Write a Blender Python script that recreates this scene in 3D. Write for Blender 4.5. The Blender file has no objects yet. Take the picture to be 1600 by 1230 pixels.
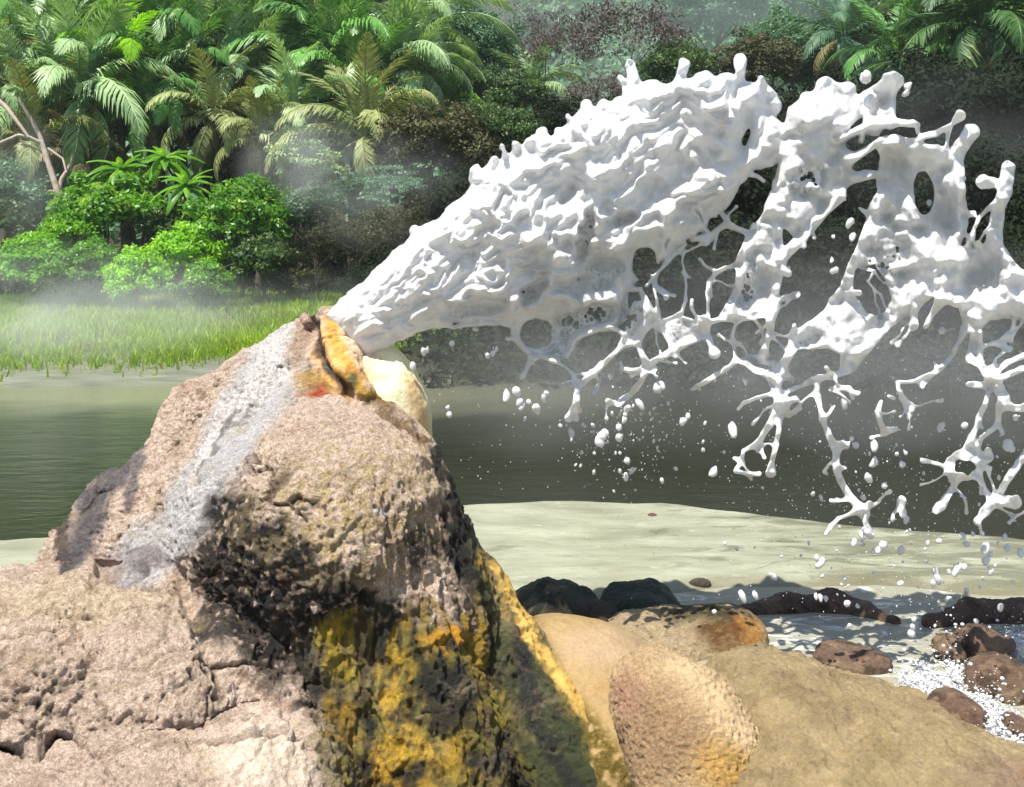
import bpy, math, random
import numpy as np
from mathutils import Vector, Matrix
random.seed(7)
rng = np.random.default_rng(7)
F32 = np.float32
scene = bpy.context.scene
COL = scene.collection

# ------------------------------------------------------------------ measuring
FPX, CH, HOR = 1700.0, 1.6, 380.0          # focal length in photo pixels, camera height, horizon row
def at(px, py, Y):
    return np.array([(px-800.0)*Y/FPX, Y, CH-(py-HOR)*Y/FPX])
def photo(p):
    return 800+FPX*p[:,0]/p[:,1], HOR-FPX*(p[:,2]-CH)/p[:,1]

# ------------------------------------------------------------------ noise
_perm = np.random.default_rng(3).permutation(256).astype(np.int32)
_perm = np.concatenate([_perm,_perm,_perm])
_g = np.random.default_rng(4).normal(size=(256,3)); _g /= np.linalg.norm(_g,axis=1)[:,None]
_g = _g.astype(F32)
def pnoise(x,y,z):
    x=np.asarray(x,F32); y=np.asarray(y,F32); z=np.asarray(z,F32)
    x,y,z=np.broadcast_arrays(x,y,z)
    xi=np.floor(x); yi=np.floor(y); zi=np.floor(z)
    xf=x-xi; yf=y-yi; zf=z-zi
    xi=xi.astype(np.int32)&255; yi=yi.astype(np.int32)&255; zi=zi.astype(np.int32)&255
    u=xf*xf*xf*(xf*(xf*6-15)+10); v=yf*yf*yf*(yf*(yf*6-15)+10); w=zf*zf*zf*(zf*(zf*6-15)+10)
    r=0
    for dx in (0,1):
        wx=u if dx else 1-u
        for dy in (0,1):
            wy=v if dy else 1-v
            for dz in (0,1):
                wz=w if dz else 1-w
                g=_g[_perm[_perm[_perm[xi+dx]+yi+dy]+zi+dz]]
                r=r+wx*wy*wz*(g[...,0]*(xf-dx)+g[...,1]*(yf-dy)+g[...,2]*(zf-dz))
    return r*1.5
def fbm(x,y,z,oct=4,gain=.5,lac=2.03):
    a,s,n=1.0,0,0
    for i in range(oct):
        f=lac**i
        s=s+a*pnoise(x*f+13.7*i,y*f+7.1*i,z*f+3.3*i); n+=a; a*=gain
    return s/n
def ridged(x,y,z,oct=3):
    a,s,n=1.0,0,0
    for i in range(oct):
        f=2.1**i
        s=s+a*(1-np.abs(pnoise(x*f+9.7*i,y*f+2.1*i,z*f+5.3*i))*1.6); n+=a; a*=.5
    return s/n
def cells(x,y,z):
    """cellular noise: nearest and second nearest feature distance"""
    xi=np.floor(x).astype(np.int32); yi=np.floor(y).astype(np.int32); zi=np.floor(z).astype(np.int32)
    f1=np.full(x.shape,9.,F32); f2=f1.copy()
    for a in (-1,0,1):
        for b in (-1,0,1):
            for c in (-1,0,1):
                X,Y,Z=xi+a,yi+b,zi+c
                h=_perm[_perm[_perm[X&255]+(Y&255)]+(Z&255)]; g=_g[h]
                d=np.sqrt((X+.5+.45*g[...,0]*1.3-x)**2+(Y+.5+.45*g[...,1]*1.3-y)**2+(Z+.5+.45*g[...,2]*1.3-z)**2).astype(F32)
                m=d<f1; f2=np.where(m,f1,np.minimum(f2,d)); f1=np.where(m,d,f1)
    return f1,f2
def sstep(a,b,x):
    t=np.clip((x-a)/(b-a),0,1); return t*t*(3-2*t)

# ------------------------------------------------------------------ mesh making
def mesh_np(name, verts, faces, mat=None, parent=None, smooth=True, attrs=None, normals=None, link=True):
    verts=np.ascontiguousarray(verts,F32)
    me=bpy.data.meshes.new(name)
    if isinstance(faces,np.ndarray): faces=[faces]
    faces=[f for f in faces if len(f)]
    tot=[np.full(len(f),f.shape[1],np.int32) for f in faces]
    tot=np.concatenate(tot); idx=np.concatenate([f.reshape(-1) for f in faces]).astype(np.int32)
    st=np.zeros(len(tot),np.int32); st[1:]=np.cumsum(tot)[:-1]
    me.vertices.add(len(verts)); me.vertices.foreach_set('co',verts.reshape(-1))
    me.loops.add(len(idx)); me.loops.foreach_set('vertex_index',idx)
    me.polygons.add(len(tot)); me.polygons.foreach_set('loop_start',st); me.polygons.foreach_set('loop_total',tot)
    me.polygons.foreach_set('use_smooth',np.full(len(tot),smooth,bool))
    if attrs:
        for k,v in attrs.items():
            v=np.asarray(v,F32)
            if v.ndim==2:
                a=me.color_attributes.new(k,'FLOAT_COLOR','POINT')
                c=np.ones((len(verts),4),F32); c[:,:3]=v[:,:3]; a.data.foreach_set('color',c.reshape(-1))
            else:
                a=me.attributes.new(k,'FLOAT','POINT'); a.data.foreach_set('value',v)
    me.update(calc_edges=True)
    if normals is not None:
        me.normals_split_custom_set_from_vertices(np.asarray(normals,F32).tolist())
    if mat: me.materials.append(mat)
    if not link: return me
    o=bpy.data.objects.new(name,me); COL.objects.link(o)
    if parent: o.parent=parent
    return o
def obj_of(name, me, parent=None):
    o=bpy.data.objects.new(name,me); COL.objects.link(o)
    if parent: o.parent=parent
    return o
def tag(o,label=None,cat=None,group=None,kind=None):
    if label: o['label']=label
    if cat: o['category']=cat
    if group: o['group']=group
    if kind: o['kind']=kind
    return o
def empty(name,loc,label=None,cat=None,group=None,rz=0):
    o=bpy.data.objects.new(name,None); COL.objects.link(o)
    o.location=loc; o.rotation_euler=(0,0,rz); o.empty_display_size=.1
    return tag(o,label,cat,group)
def vnormals(v,f):
    n=np.zeros_like(v)
    k=f.shape[1]
    fn=np.cross(v[f[:,1]]-v[f[:,0]],v[f[:,2]]-v[f[:,0]]) if k==3 else np.cross(v[f[:,2]]-v[f[:,0]],v[f[:,3]]-v[f[:,1]])
    for i in range(k): 
        for c in range(3): n[:,c]+=np.bincount(f[:,i],fn[:,c],len(v))
    return n/np.maximum(np.linalg.norm(n,axis=1),1e-12)[:,None]
def submesh(v,f,mask):
    ff=f[mask]; used=np.unique(ff); m=np.full(len(v),-1,np.int64); m[used]=np.arange(len(used))
    return used, m[ff]
def subdivide(v,f,levels=1):
    me=mesh_np('tmp',v,f,link=False)
    o=bpy.data.objects.new('tmp',me); COL.objects.link(o)
    md=o.modifiers.new('s','SUBSURF'); md.levels=levels; md.render_levels=levels
    dg=bpy.context.evaluated_depsgraph_get(); ev=o.evaluated_get(dg); m=ev.to_mesh()
    V=np.empty(len(m.vertices)*3,F32); m.vertices.foreach_get('co',V)
    Fc=np.empty(len(m.loops),np.int32); m.loops.foreach_get('vertex_index',Fc)
    ev.to_mesh_clear(); bpy.data.objects.remove(o); bpy.data.meshes.remove(me)
    return V.reshape(-1,3),Fc.reshape(-1,4)
def surface_nets(f,org,h):
    ins=f<0
    nx,ny,nz=f.shape
    c=np.zeros((nx-1,ny-1,nz-1),np.int8)
    for a in (0,1):
        for b in (0,1):
            for d in (0,1): c+=ins[a:nx-1+a,b:ny-1+b,d:nz-1+d]
    I,J,K=np.nonzero((c>0)&(c<8))
    idx=np.full(c.shape,-1,np.int32); idx[I,J,K]=np.arange(len(I))
    P=np.zeros((len(I),3)); N=np.zeros(len(I))
    cor=[(a,b,d) for a in (0,1) for b in (0,1) for d in (0,1)]
    for p in cor:
        for ax in range(3):
            if p[ax]==0:
                q=list(p); q[ax]=1
                f0=f[I+p[0],J+p[1],K+p[2]]; f1=f[I+q[0],J+q[1],K+q[2]]
                s=(f0<0)!=(f1<0)
                t=np.where(s,f0/np.where(s,f0-f1,1),0)
                pos=np.array(p)[None,:]+t[:,None]*(np.array(q)-np.array(p))[None,:]
                P+=np.where(s[:,None],pos,0); N+=s
    V=(P/N[:,None]+np.stack([I,J,K],1))*h+np.array(org)[None,:]
    Fs=[]
    for ax in range(3):
        s0=[slice(None)]*3; s1=[slice(None)]*3; s0[ax]=slice(0,-1); s1[ax]=slice(1,None)
        A=ins[tuple(s0)]; B=ins[tuple(s1)]
        i=np.stack(np.nonzero(A!=B),1)
        o1,o2=[(1,2),(2,0),(0,1)][ax]
        ok=(i[:,o1]>0)&(i[:,o2]>0)&(i[:,o1]<f.shape[o1]-1)&(i[:,o2]<f.shape[o2]-1)
        i=i[ok]; sg=A[tuple(i.T)]
        def g(d1,d2):
            q=i.copy(); q[:,o1]-=d1; q[:,o2]-=d2
            return idx[tuple(q.T)]
        q=np.stack([g(1,1),g(0,1),g(0,0),g(1,0)],1)
        q[~sg]=q[~sg][:,::-1]
        Fs.append(q)
    Fs=np.concatenate(Fs); Fs=Fs[(Fs>=0).all(1)]
    return V.astype(F32),Fs
# solid primitives on point arrays
def cap(p,a,b,ra,rb):
    a=np.asarray(a,F32); b=np.asarray(b,F32); ba=b-a
    h=np.clip(((p-a)@ba)/float(ba@ba),0,1)
    q=p-a-h[...,None]*ba
    return np.sqrt((q*q).sum(-1))-(ra+(rb-ra)*h)
def ell(p,c,r,rot=0,yaw=0):
    q=p-np.asarray(c,F32); r=np.asarray(r,F32)
    if rot:
        cs,sn=math.cos(rot),math.sin(rot); x=q[...,0]*cs+q[...,2]*sn; z=-q[...,0]*sn+q[...,2]*cs
        q=np.stack([x,q[...,1],z],-1)
    k0=np.sqrt(((q/r)**2).sum(-1)); k1=np.sqrt(((q/(r*r))**2).sum(-1))
    return k0*(k0-1)/np.maximum(k1,1e-6)
def smin(a,b,k):
    h=np.maximum(k-np.abs(a-b),0)/k
    return np.minimum(a,b)-h*h*k*.25
def tube(pts,rad,n=6,seed=0):
    """tapered tube along points; returns verts, quads"""
    pts=np.asarray(pts,float); rad=np.asarray(rad,float)
    T=np.gradient(pts,axis=0); T/=np.linalg.norm(T,axis=1)[:,None]+1e-9
    up=np.array([0.3,1,0.2]) if abs(T[0,2])>.8 else np.array([0,0,1.0])
    S=np.cross(T,up); S/=np.linalg.norm(S,axis=1)[:,None]+1e-9
    U=np.cross(S,T)
    a=np.arange(n)*2*math.pi/n
    V=(pts[:,None,:]+rad[:,None,None]*(np.cos(a)[None,:,None]*S[:,None,:]+np.sin(a)[None,:,None]*U[:,None,:])).reshape(-1,3)
    q=[]
    for i in range(len(pts)-1):
        for j in range(n):
            k=(j+1)%n; q.append((i*n+j,i*n+k,(i+1)*n+k,(i+1)*n+j))
    return V,np.array(q)
class MB:
    def __init__(s): s.v=[];s.q=[];s.t=[];s.n=0
    def add(s,v,q):
        s.v.append(np.asarray(v)); q=np.asarray(q)+s.n
        (s.q if q.shape[1]==4 else s.t).append(q); s.n+=len(v); return s
    def build(s,name,mat,parent=None,smooth=True,link=True):
        fs=[np.concatenate(x) for x in (s.q,s.t) if x]
        return mesh_np(name,np.concatenate(s.v),fs,mat,parent,smooth,link=link)

# ------------------------------------------------------------------ materials
def new_mat(name):
    m=bpy.data.materials.new(name); m.use_nodes=True; nt=m.node_tree
    for n in list(nt.nodes): nt.nodes.remove(n)
    out=nt.nodes.new('ShaderNodeOutputMaterial')
    return m,nt,out
class NB:
    """small node-building helper"""
    def __init__(s,nt): s.nt=nt
    def n(s,t,ins=None,**kw):
        x=s.nt.nodes.new('ShaderNode'+t)
        for k,v in kw.items(): setattr(x,k,v)
        for k,v in (ins or {}).items():
            if hasattr(v,'is_linked') or v.__class__.__name__.startswith('NodeSocket'): s.nt.links.new(v,x.inputs[k])
            else: x.inputs[k].default_value=v
        return x
    def noise(s,scale,detail=6,rough=.6,vec=None,dist=0):
        i={'Scale':scale,'Detail':detail,'Roughness':rough,'Distortion':dist}
        if vec is not None: i['Vector']=vec
        return s.n('TexNoise',i).outputs['Fac']
    def ramp(s,fac,a,b,lo=0.,hi=1.):
        r=s.n('MapRange',{'Value':fac,'From Min':a,'From Max':b,'To Min':lo,'To Max':hi}); r.clamp=True
        return r.outputs['Result']
    def mixc(s,fac,a,b,mode='MIX'):
        m=s.nt.nodes.new('ShaderNodeMix'); m.data_type='RGBA'; m.blend_type=mode
        for k,v in ((0,fac),(6,a),(7,b)):
            if v.__class__.__name__.startswith('NodeSocket'): s.nt.links.new(v,m.inputs[k])
            else: m.inputs[k].default_value=v if k==0 else (tuple(v)+(1,))[:4]
        return m.outputs[2]
    def math(s,op,a,b=0.):
        m=s.nt.nodes.new('ShaderNodeMath'); m.operation=op
        for k,v in ((0,a),(1,b)):
            if v.__class__.__name__.startswith('NodeSocket'): s.nt.links.new(v,m.inputs[k])
            else: m.inputs[k].default_value=v
        return m.outputs[0]
    def bump(s,h,strength,dist,nrm=None):
        i={'Height':h,'Strength':strength,'Distance':dist}
        if nrm is not None: i['Normal']=nrm
        return s.n('Bump',i).outputs['Normal']
    def link(s,a,b): s.nt.links.new(a,b)

def rock_mat():
    m,nt,out=new_mat('rock'); b=NB(nt)
    obj=b.n('TexCoord').outputs['Object']
    col=b.n('Attribute',attribute_name='col').outputs['Color']
    wet=b.n('Attribute',attribute_name='wet').outputs['Fac']
    rough=b.n('Attribute',attribute_name='grain').outputs['Fac']
    n1=b.noise(9,8,.7,obj); n2=b.noise(70,6,.75,obj); n3=b.noise(260,3,.7,obj)
    v=b.n('TexVoronoi',{'Scale':42.,'Vector':obj},feature='F1').outputs['Distance']
    c=b.mixc(.75,col,b.mixc(b.ramp(n1,.3,.7),(.82,.79,.76),(1.25,1.22,1.2)),'MULTIPLY')
    g=b.mixc(b.ramp(n2,.35,.66),(.60,.55,.50),(1.32,1.3,1.27))
    c=b.mixc(b.math('MULTIPLY',rough,.8),c,g,'MULTIPLY')
    n5=b.noise(150,4,.8,obj)
    c=b.mixc(b.math('MULTIPLY',rough,.75),c,b.mixc(b.ramp(n5,.38,.6),(.55,.50,.45),(1.25,1.23,1.21)),'MULTIPLY')
    n4=b.noise(5,6,.7,obj,1.)
    c=b.mixc(b.math('MULTIPLY',b.math('MULTIPLY',rough,.35),b.ramp(n4,.52,.62)),c,(.42,.33,.17),'MIX')
    h=b.math('ADD',b.math('MULTIPLY',n2,.9),b.math('MULTIPLY',n3,.5))
    h=b.math('ADD',h,b.math('MULTIPLY',v,.5))
    nr=b.bump(h,b.math('ADD',b.math('MULTIPLY',rough,.9),.08),.032)
    p=b.n('BsdfPrincipled',{'Base Color':c,'Roughness':b.ramp(wet,0,1,.85,.22),'Normal':nr,'Specular IOR Level':b.ramp(wet,0,1,.25,.6)})
    b.link(p.outputs[0],out.inputs[0]); return m
def leaf_mat(name,c1,c2,c3=None,trans=.35,scale=2.,rough=.5,spec=.35):
    m,nt,out=new_mat(name); b=NB(nt)
    obj=b.n('TexCoord').outputs['Object']; oi=b.n('ObjectInfo').outputs['Random']
    n=b.noise(scale,4,.6,obj); n2=b.noise(scale*14,2,.6,obj)
    f=b.ramp(b.math('ADD',b.math('MULTIPLY',n,.6),b.math('ADD',b.math('MULTIPLY',n2,.3),b.math('MULTIPLY',oi,.22))),.32,.82)
    c=b.mixc(f,c1,c2)
    if c3: c=b.mixc(b.math('MULTIPLY',b.ramp(b.noise(scale*3,3,.6,obj),.56,.68),.8),c,c3)
    p=b.n('BsdfPrincipled',{'Base Color':c,'Roughness':rough,'Specular IOR Level':spec})
    t=b.n('BsdfTranslucent',{'Color':b.mixc(1.,c,(1.25,1.3,.6),'MULTIPLY')})
    mx=b.n('MixShader',{0:trans,1:p.outputs[0],2:t.outputs[0]})
    b.link(mx.outputs[0],out.inputs[0]); return m
def plain_noise_mat(name,c1,c2,scale=8,rough=.85,bump=.3,dist=.02,detail=6):
    m,nt,out=new_mat(name); b=NB(nt)
    obj=b.n('TexCoord').outputs['Object']; n=b.noise(scale,detail,.65,obj)
    p=b.n('BsdfPrincipled',{'Base Color':b.mixc(b.ramp(n,.3,.7),c1,c2),'Roughness':rough,'Normal':b.bump(n,bump,dist),'Specular IOR Level':.3})
    b.link(p.outputs[0],out.inputs[0]); return m
EXPO=.85
HAZE=.0006
#  px,py,Y, rx,rz,ry, density, seed, tint
STEAM=[(60,480,13.4,2.8,.95,1.8,.34,1,(.93,.97,.92)),(210,500,14.5,2.6,.8,1.7,.24,7,(.93,.97,.92)),(470,250,21.8,1.5,1.2,.9,.55,2,(.95,.96,.94)),(1200,560,8.3,3.4,1.15,1.3,.23,3,(.93,.94,.92)),(840,600,8.6,2.2,.8,1.2,.12,5,(.92,.95,.86)),
(600,300,19.3,1.8,1.2,.9,.30,4,(.92,.97,.95)),(30,290,21.5,1.1,1.6,.8,.30,6,(.93,.97,.93)),(1480,240,16.5,3.2,1.6,1.2,.10,15,(.90,.95,.92)),(1050,70,35.5,11.,5.5,3.0,.12,8,(.80,.94,.90)),(680,20,34,5.,3.5,2.5,.16,9,(.85,.95,.90)),(520,470,17.5,2.2,.6,1.4,.12,10,(.9,.97,.9)),(1500,600,8.6,2.2,1.2,1.3,.16,12,(.93,.94,.93))]
# ================================================================== GEYSER MOUND
ROCK=rock_mat()
def S(Y): return Y/FPX
def EL(p,px,py,Y,rx,rz,ry,rot=0): return ell(p,at(px,py,Y),(rx*S(Y),ry,rz*S(Y)),rot)
def CH_(p,pts,k=.05):
    d=None
    for (a,b) in zip(pts[:-1],pts[1:]):
        e=cap(p,at(*a[:3]),at(*b[:3]),a[3]*S(a[2]),b[3]*S(b[2])); d=e if d is None else smin(d,e,k)
    return d
def g_dome(p):
    d=EL(p,520,824,4.0,190,205,.50)
    d=smin(d,CH_(p,[(520,545,4.36,36),(515,640,4.28,105)]),.10)
    d=smin(d,CH_(p,[(499,512,4.345,13),(512,560,4.25,24),(535,610,4.15,30)]),.02)
    d=smin(d,EL(p,420,860,4.08,150,190,.46,.25),.10)
    d=smin(d,EL(p,552,742,4.05,92,102,.40),.06)
    return d
def g_wall(p):
    d=CH_(p,[(622,940,3.99,142),(640,1330,3.86,225)])
    d=smin(d,CH_(p,[(540,930,3.76,72),(520,1250,3.56,85)]),.10)
    d=smin(d,CH_(p,[(640,960,3.74,60),(690,1260,3.55,110)]),.08)
    return d
def g_flank(p):
    d=CH_(p,[(630,730,4.36,38),(688,850,4.24,46),(734,930,4.14,54),(784,1040,3.96,70),(860,1160,3.76,80),(935,1300,3.6,100)])
    return d
def g_shoulder(p):
    d=CH_(p,[(488,508,4.34,17),(462,545,4.39,34),(388,610,4.38,50),(334,664,4.32,68),(272,768,4.24,72),(185,868,4.12,70),(130,985,4.0,78)])
    d=smin(d,CH_(p,[(192,798,4.28,58),(130,905,4.18,66),(84,1000,4.14,66)]),.02)
    return d
def g_channel(p):
    return CH_(p,[(465,560,4.30,36),(395,650,4.20,58),(330,760,4.08,66),(262,860,3.96,56)])
def g_lower(p):
    d=EL(p,95,1135,3.62,330,235,.62,-.06)
    d=smin(d,CH_(p,[(270,935,3.86,85),(350,1060,3.62,100),(430,1200,3.45,95)]),.05)
    d=smin(d,EL(p,250,1080,3.5,130,110,.34),.06)
    d=smin(d,EL(p,60,1070,3.38,120,120,.30),.04)
    return d
def g_slab(p):
    d=EL(p,385,1290,3.22,175,160,.42)
    d=smin(d,EL(p,120,1310,3.05,330,145,.45),.03)
    return d
def g_lobe(p):
    return smin(EL(p,600,668,4.24,72,126,.20,.12),EL(p,600,900,4.5,80,240,.3,.1),.1)
def g_rim(p):
    d=CH_(p,[(509,498,4.30,15),(522,540,4.18,20),(543,590,4.08,24),(566,616,4.04,18)],.02)
    d=smin(d,EL(p,543,552,4.32,40,66,.18,.5),.05)
    return d
GROUPS=[('dome',g_dome,.035),('mossy_wall',g_wall,.10),('runoff_flank',g_flank,.03),('shoulder_ridge',g_shoulder,.025),
        ('mineral_channel',g_channel,.04),('lower_mound',g_lower,.03),('base_slab',g_slab,.010),('pale_lobe',g_lobe,.008),('vent_rim',g_rim,.012)]
def cone_sdf(p):
    d=None
    for n,g,k in GROUPS:
        e=g(p); d=e if d is None else smin(d,e,k)
    return d
def grid_sdf(fn,lo,hi,h):
    ax=[np.arange(l,u,h,dtype=F32) for l,u in zip(lo,hi)]
    out=np.empty([len(a) for a in ax],F32)
    Yg,Zg=np.meshgrid(ax[1],ax[2],indexing='ij')
    for i0 in range(0,len(ax[0]),24):
        xs=ax[0][i0:i0+24]
        p=np.empty((len(xs),)+Yg.shape+(3,),F32)
        p[...,0]=xs[:,None,None]; p[...,1]=Yg; p[...,2]=Zg
        out[i0:i0+24]=fn(p)
    return surface_nets(out,lo,h)
# paint helpers: stains live on the stone, measured at its photo position
def pell(x,y,cx,cy,rx,ry,rot=0,soft=.5):
    c,s=math.cos(rot),math.sin(rot); u=(x-cx)*c+(y-cy)*s; v=-(x-cx)*s+(y-cy)*c
    return 1-sstep(1-soft,1+soft,np.sqrt((u/rx)**2+(v/ry)**2))
def pline(x,y,pts,soft=.5):
    best=np.full(x.shape,9.)
    for (ax,ay,aw),(bx,by,bw) in zip(pts[:-1],pts[1:]):
        dx,dy=bx-ax,by-ay; h=np.clip(((x-ax)*dx+(y-ay)*dy)/(dx*dx+dy*dy),0,1)
        d=np.hypot(x-ax-h*dx,y-ay-h*dy)/(aw+(bw-aw)*h); best=np.minimum(best,d)
    return 1-sstep(1-soft,1+soft,best)
class Paint:
    def __init__(s,n,base): s.c=np.tile(np.array(base,F32),(n,1)); s.wet=np.zeros(n,F32); s.gr=np.ones(n,F32)
    def on(s,m,col,wet=None,gr=None):
        m=np.clip(m,0,1).astype(F32)
        s.c+= (np.array(col,F32)[None,:]-s.c)*m[:,None]
        if wet is not None: s.wet+=(wet-s.wet)*m
        if gr is not None: s.gr+=(gr-s.gr)*m
def build_cone():
    V,Q=grid_sdf(cone_sdf,(-2.25,2.75,-.42),(.75,5.2,1.46),.0115)
    V,Q=subdivide(V,Q,1)
    px,py=photo(V)
    x,y,z=V.T
    D=np.stack([g(V) for _,g,_ in GROUPS],1); gi=D.argmin(1)
    smooth=np.zeros(len(V),F32)
    for nm in ('pale_lobe','vent_rim'):
        smooth=np.maximum(smooth,(.8 if nm=='pale_lobe' else .45)*(gi==[g[0] for g in GROUPS].index(nm)).astype(F32))
    smooth=np.maximum(smooth,.75*pline(px,py,[(740,850,20),(800,930,26),(850,1010,24),(960,1160,40),(1040,1260,60)]))
    smooth=np.maximum(smooth,.55*pell(px,py,430,1215,110,60))
    N=vnormals(V,Q); warp0=fbm(x*5,y*5,z*5+2,2)*1.2
    big=fbm(x*4,y*4,z*4,3)*.036+(1-np.abs(pnoise(x*7+warp0,y*7,z*7)))*.016
    mid=fbm(x*13+2,y*13,z*13,3)*.015
    warp=fbm(x*6,y*6,z*6+5,2)
    wq=fbm(x*11,y*11,z*11+3,3)*.45
    f1,f2=cells(x*5.2+wq,y*5.2+wq*.7,z*5.2-wq); cmask=np.maximum(sstep(-.12,.25,fbm(x*3+6,y*3,z*3,2)),.55*(py>900)*(px<430))
    crack=-(1-sstep(.0,.085,f2-f1))*.017*cmask
    g1,g2=cells(x*19+wq*2,y*19+wq,z*17-wq*2); kmask=sstep(-.1,.3,fbm(x*4.3,y*4.3,z*4.3+17,2))
    crack2=(.5-np.minimum(g1,1.)**1.5)*.020*kmask
    pn=fbm(x*52+3,y*52,z*52,2); pm=sstep(-.15,.3,fbm(x*3.6,y*3.6,z*3.6+40,2)); pit=-np.clip(pn-.10,0,1)*.042*pm
    pop=pit+np.abs(fbm(x*45,y*45,z*45,2))*.013+np.abs(pnoise(x*19,y*19,z*19+warp))*.012
    grit=fbm(x*110,y*110,z*110,2)*.0035
    wallm=pell(px,py,640,1080,230,220,0,.3)
    flute=(ridged(x*17,y*17,z*2.2+warp,3)-.6)*.05*wallm
    lumps=np.abs(fbm(x*24,y*24,z*18,3))*.035*pell(px,py,420,880,150,140)
    chan=pline(px,py,[(452,540,40),(420,600,44),(375,660,40),(330,740,36),(285,820,38),(225,878,40)],.35)
    topm=pell(px,py,575,690,150,90,.2,.4); crack=crack*(1-.9*topm); pop=pop*(1-.6*topm); crack2=crack2*(1-.6*topm)
    drip=pell(px,py,590,845,170,90,0,.4); flute=flute+(ridged(x*21+warp*.6,y*21,z*3.5,3)-.6)*.028*drip
    crack2=crack2*(1-.75*chan); crack=crack*(1-.7*chan); pop=pop*(1-.4*chan)
    disp=big*(1-smooth*.7)+(mid+crack+crack2+pop+grit)*(1-smooth*.92)*(1-.35*wallm)+flute+lumps
    # particular cracks seen in the photo
    def groove(pts,dep): return -dep*pline(px+warp*7,py+warp*6,pts,.8)
    disp=disp+groove([(-10,1168,5),(60,1180,6),(90,1150,4),(120,1158,5),(150,1176,5),(230,1178,3),(330,1172,3),(380,1160,4),(425,1149,4),(470,1160,5),(510,1185,6),(545,1235,8)],.05)
    disp=disp+groove([(490,487,6),(492,520,7),(505,560,9),(522,590,8),(545,612,7)],.028)
    disp=disp+groove([(455,628,5),(490,612,8),(530,612,5),(575,632,6),(625,662,5)],.035)
    disp=disp+groove([(160,897,12),(195,904,14),(225,895,8)],.06)
    disp=disp+groove([(280,890,8),(300,960,12),(330,1030,10),(440,1110,8),(480,1160,10)],.035)
    V2=V+N*disp[:,None]
    # ---------------- colours of the stone, deposits and algae
    P=Paint(len(V),(.79,.655,.555))
    w1=fbm(x*9,y*9,z*9,3)*42; w2=fbm(x*9+31,y*9,z*9,3)*42
    w3=fbm(x*30,y*30,z*12,3); w4=fbm(x*40+9,y*40,z*40,3)
    qx,qy=px+w1,py+w2; tx,ty=px+w1*.35,py+w2*.35
    P.on(sstep(.0,.5,fbm(x*6,y*6,z*6+9,3))*.6,(.52,.36,.26))
    P.on(sstep(-.05,.4,fbm(x*5+4,y*5,z*5,3))*.55,(.82,.68,.57))
    P.on(sstep(.06,.3,w3)*.4,(.42,.31,.20))
    P.on(pell(qx,qy,610,770,170,110)*sstep(-.15,.25,w4)*.8,(.62,.50,.26))
    P.on(pell(qx,qy,560,650,110,40)*.6,(.74,.60,.52))
    P.on(pell(qx,qy,480,850,150,90)*sstep(-.1,.2,w3)*.7,(.58,.46,.23))
    P.on(pell(qx,qy,250,1180,330,60)*.5,(.76,.62,.52))
    P.on(pell(qx,qy,420,1190,120,60)*.7,(.70,.60,.50),gr=.6)
    P.on(pell(qx,qy,120,950,160,40)*.6,(.78,.66,.46))
    # grey-white mineral channel and streaks
    P.on(pline(tx,ty,[(452,540,44),(420,600,48),(375,660,42),(330,740,38),(285,820,40),(225,878,44)],.35),(.58,.59,.62),gr=.9,wet=.35)
    P.on(pline(tx,ty,[(446,532,34),(436,580,26),(352,650,9),(322,715,10),(300,770,7)],.4)*.9,(.88,.88,.88),gr=1.)
    P.on(pline(tx,ty,[(372,640,3),(338,700,4),(318,745,3)],.6)*.7,(.12,.11,.12))
    P.on(pline(tx,ty,[(395,720,4),(350,790,6),(300,850,5)],.6)*.5,(.16,.14,.14))
    P.on(pline(tx,ty,[(222,690,9),(185,750,18),(152,785,24),(138,850,22),(105,890,18)],.45)*.95,(.085,.085,.10),gr=.8)
    P.on(pline(tx,ty,[(222,720,8),(208,770,9),(200,800,7)],.5)*.85,(.16,.15,.17))
    P.on(pell(qx,qy,100,830,20,60)*.9,(.06,.05,.05))
    P.on(pell(qx,qy,225,880,60,14)*.6,(.16,.12,.13))
    # black lichen patches, then a black band down the dome's right edge
    bk=(.016,.015,.014)
    for cx,cy,rx,ry,o in [(370,820,45,55,1),(430,860,60,45,1),(335,880,40,55,.95),(400,910,50,50,1),(350,960,45,60,.9),(440,980,60,70,.9),(520,960,75,45,1),(500,900,40,40,.7),(590,960,55,35,.95),(420,1040,40,50,.8),(660,860,28,28,.8),(560,890,30,25,.5),(390,990,30,50,.8)]:
        P.on(pell(qx,qy,cx,cy,rx,ry,0,.35)*o*sstep(-.42,-.05,w4),bk,wet=.25)
    P.on(pline(tx,ty,[(672,700,5),(700,760,8),(722,830,14),(735,880,22),(750,930,22)],.5),bk,wet=.35)
    P.on(pell(qx,qy,705,850,22,70,-.25,.4),bk,wet=.3)
    # algae wall
    wall=pline(tx,ty,[(610,960,130),(640,1060,190),(680,1250,225)],.22)*sstep(930,985,py+w1*.9+w3*60)*sstep(430,520,px+(py-1000)*-.16+w1*.8)
    P.on(wall,(.050,.040,.012),wet=.45,gr=.8)
    st=fbm(x*26,y*26,z*3.5,3); st2=fbm(x*19+7,y*19,z*2.6,3)
    P.on(wall*sstep(-.05,.22,st),(.29,.22,.03),wet=.5,gr=.8)
    P.on(wall*sstep(.02,.25,st2)*.9,(.20,.18,.035),wet=.5)
    P.on(wall*sstep(.12,.3,fbm(x*14+3,y*14,z*7,3)),(.022,.020,.010),wet=.6)
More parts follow.
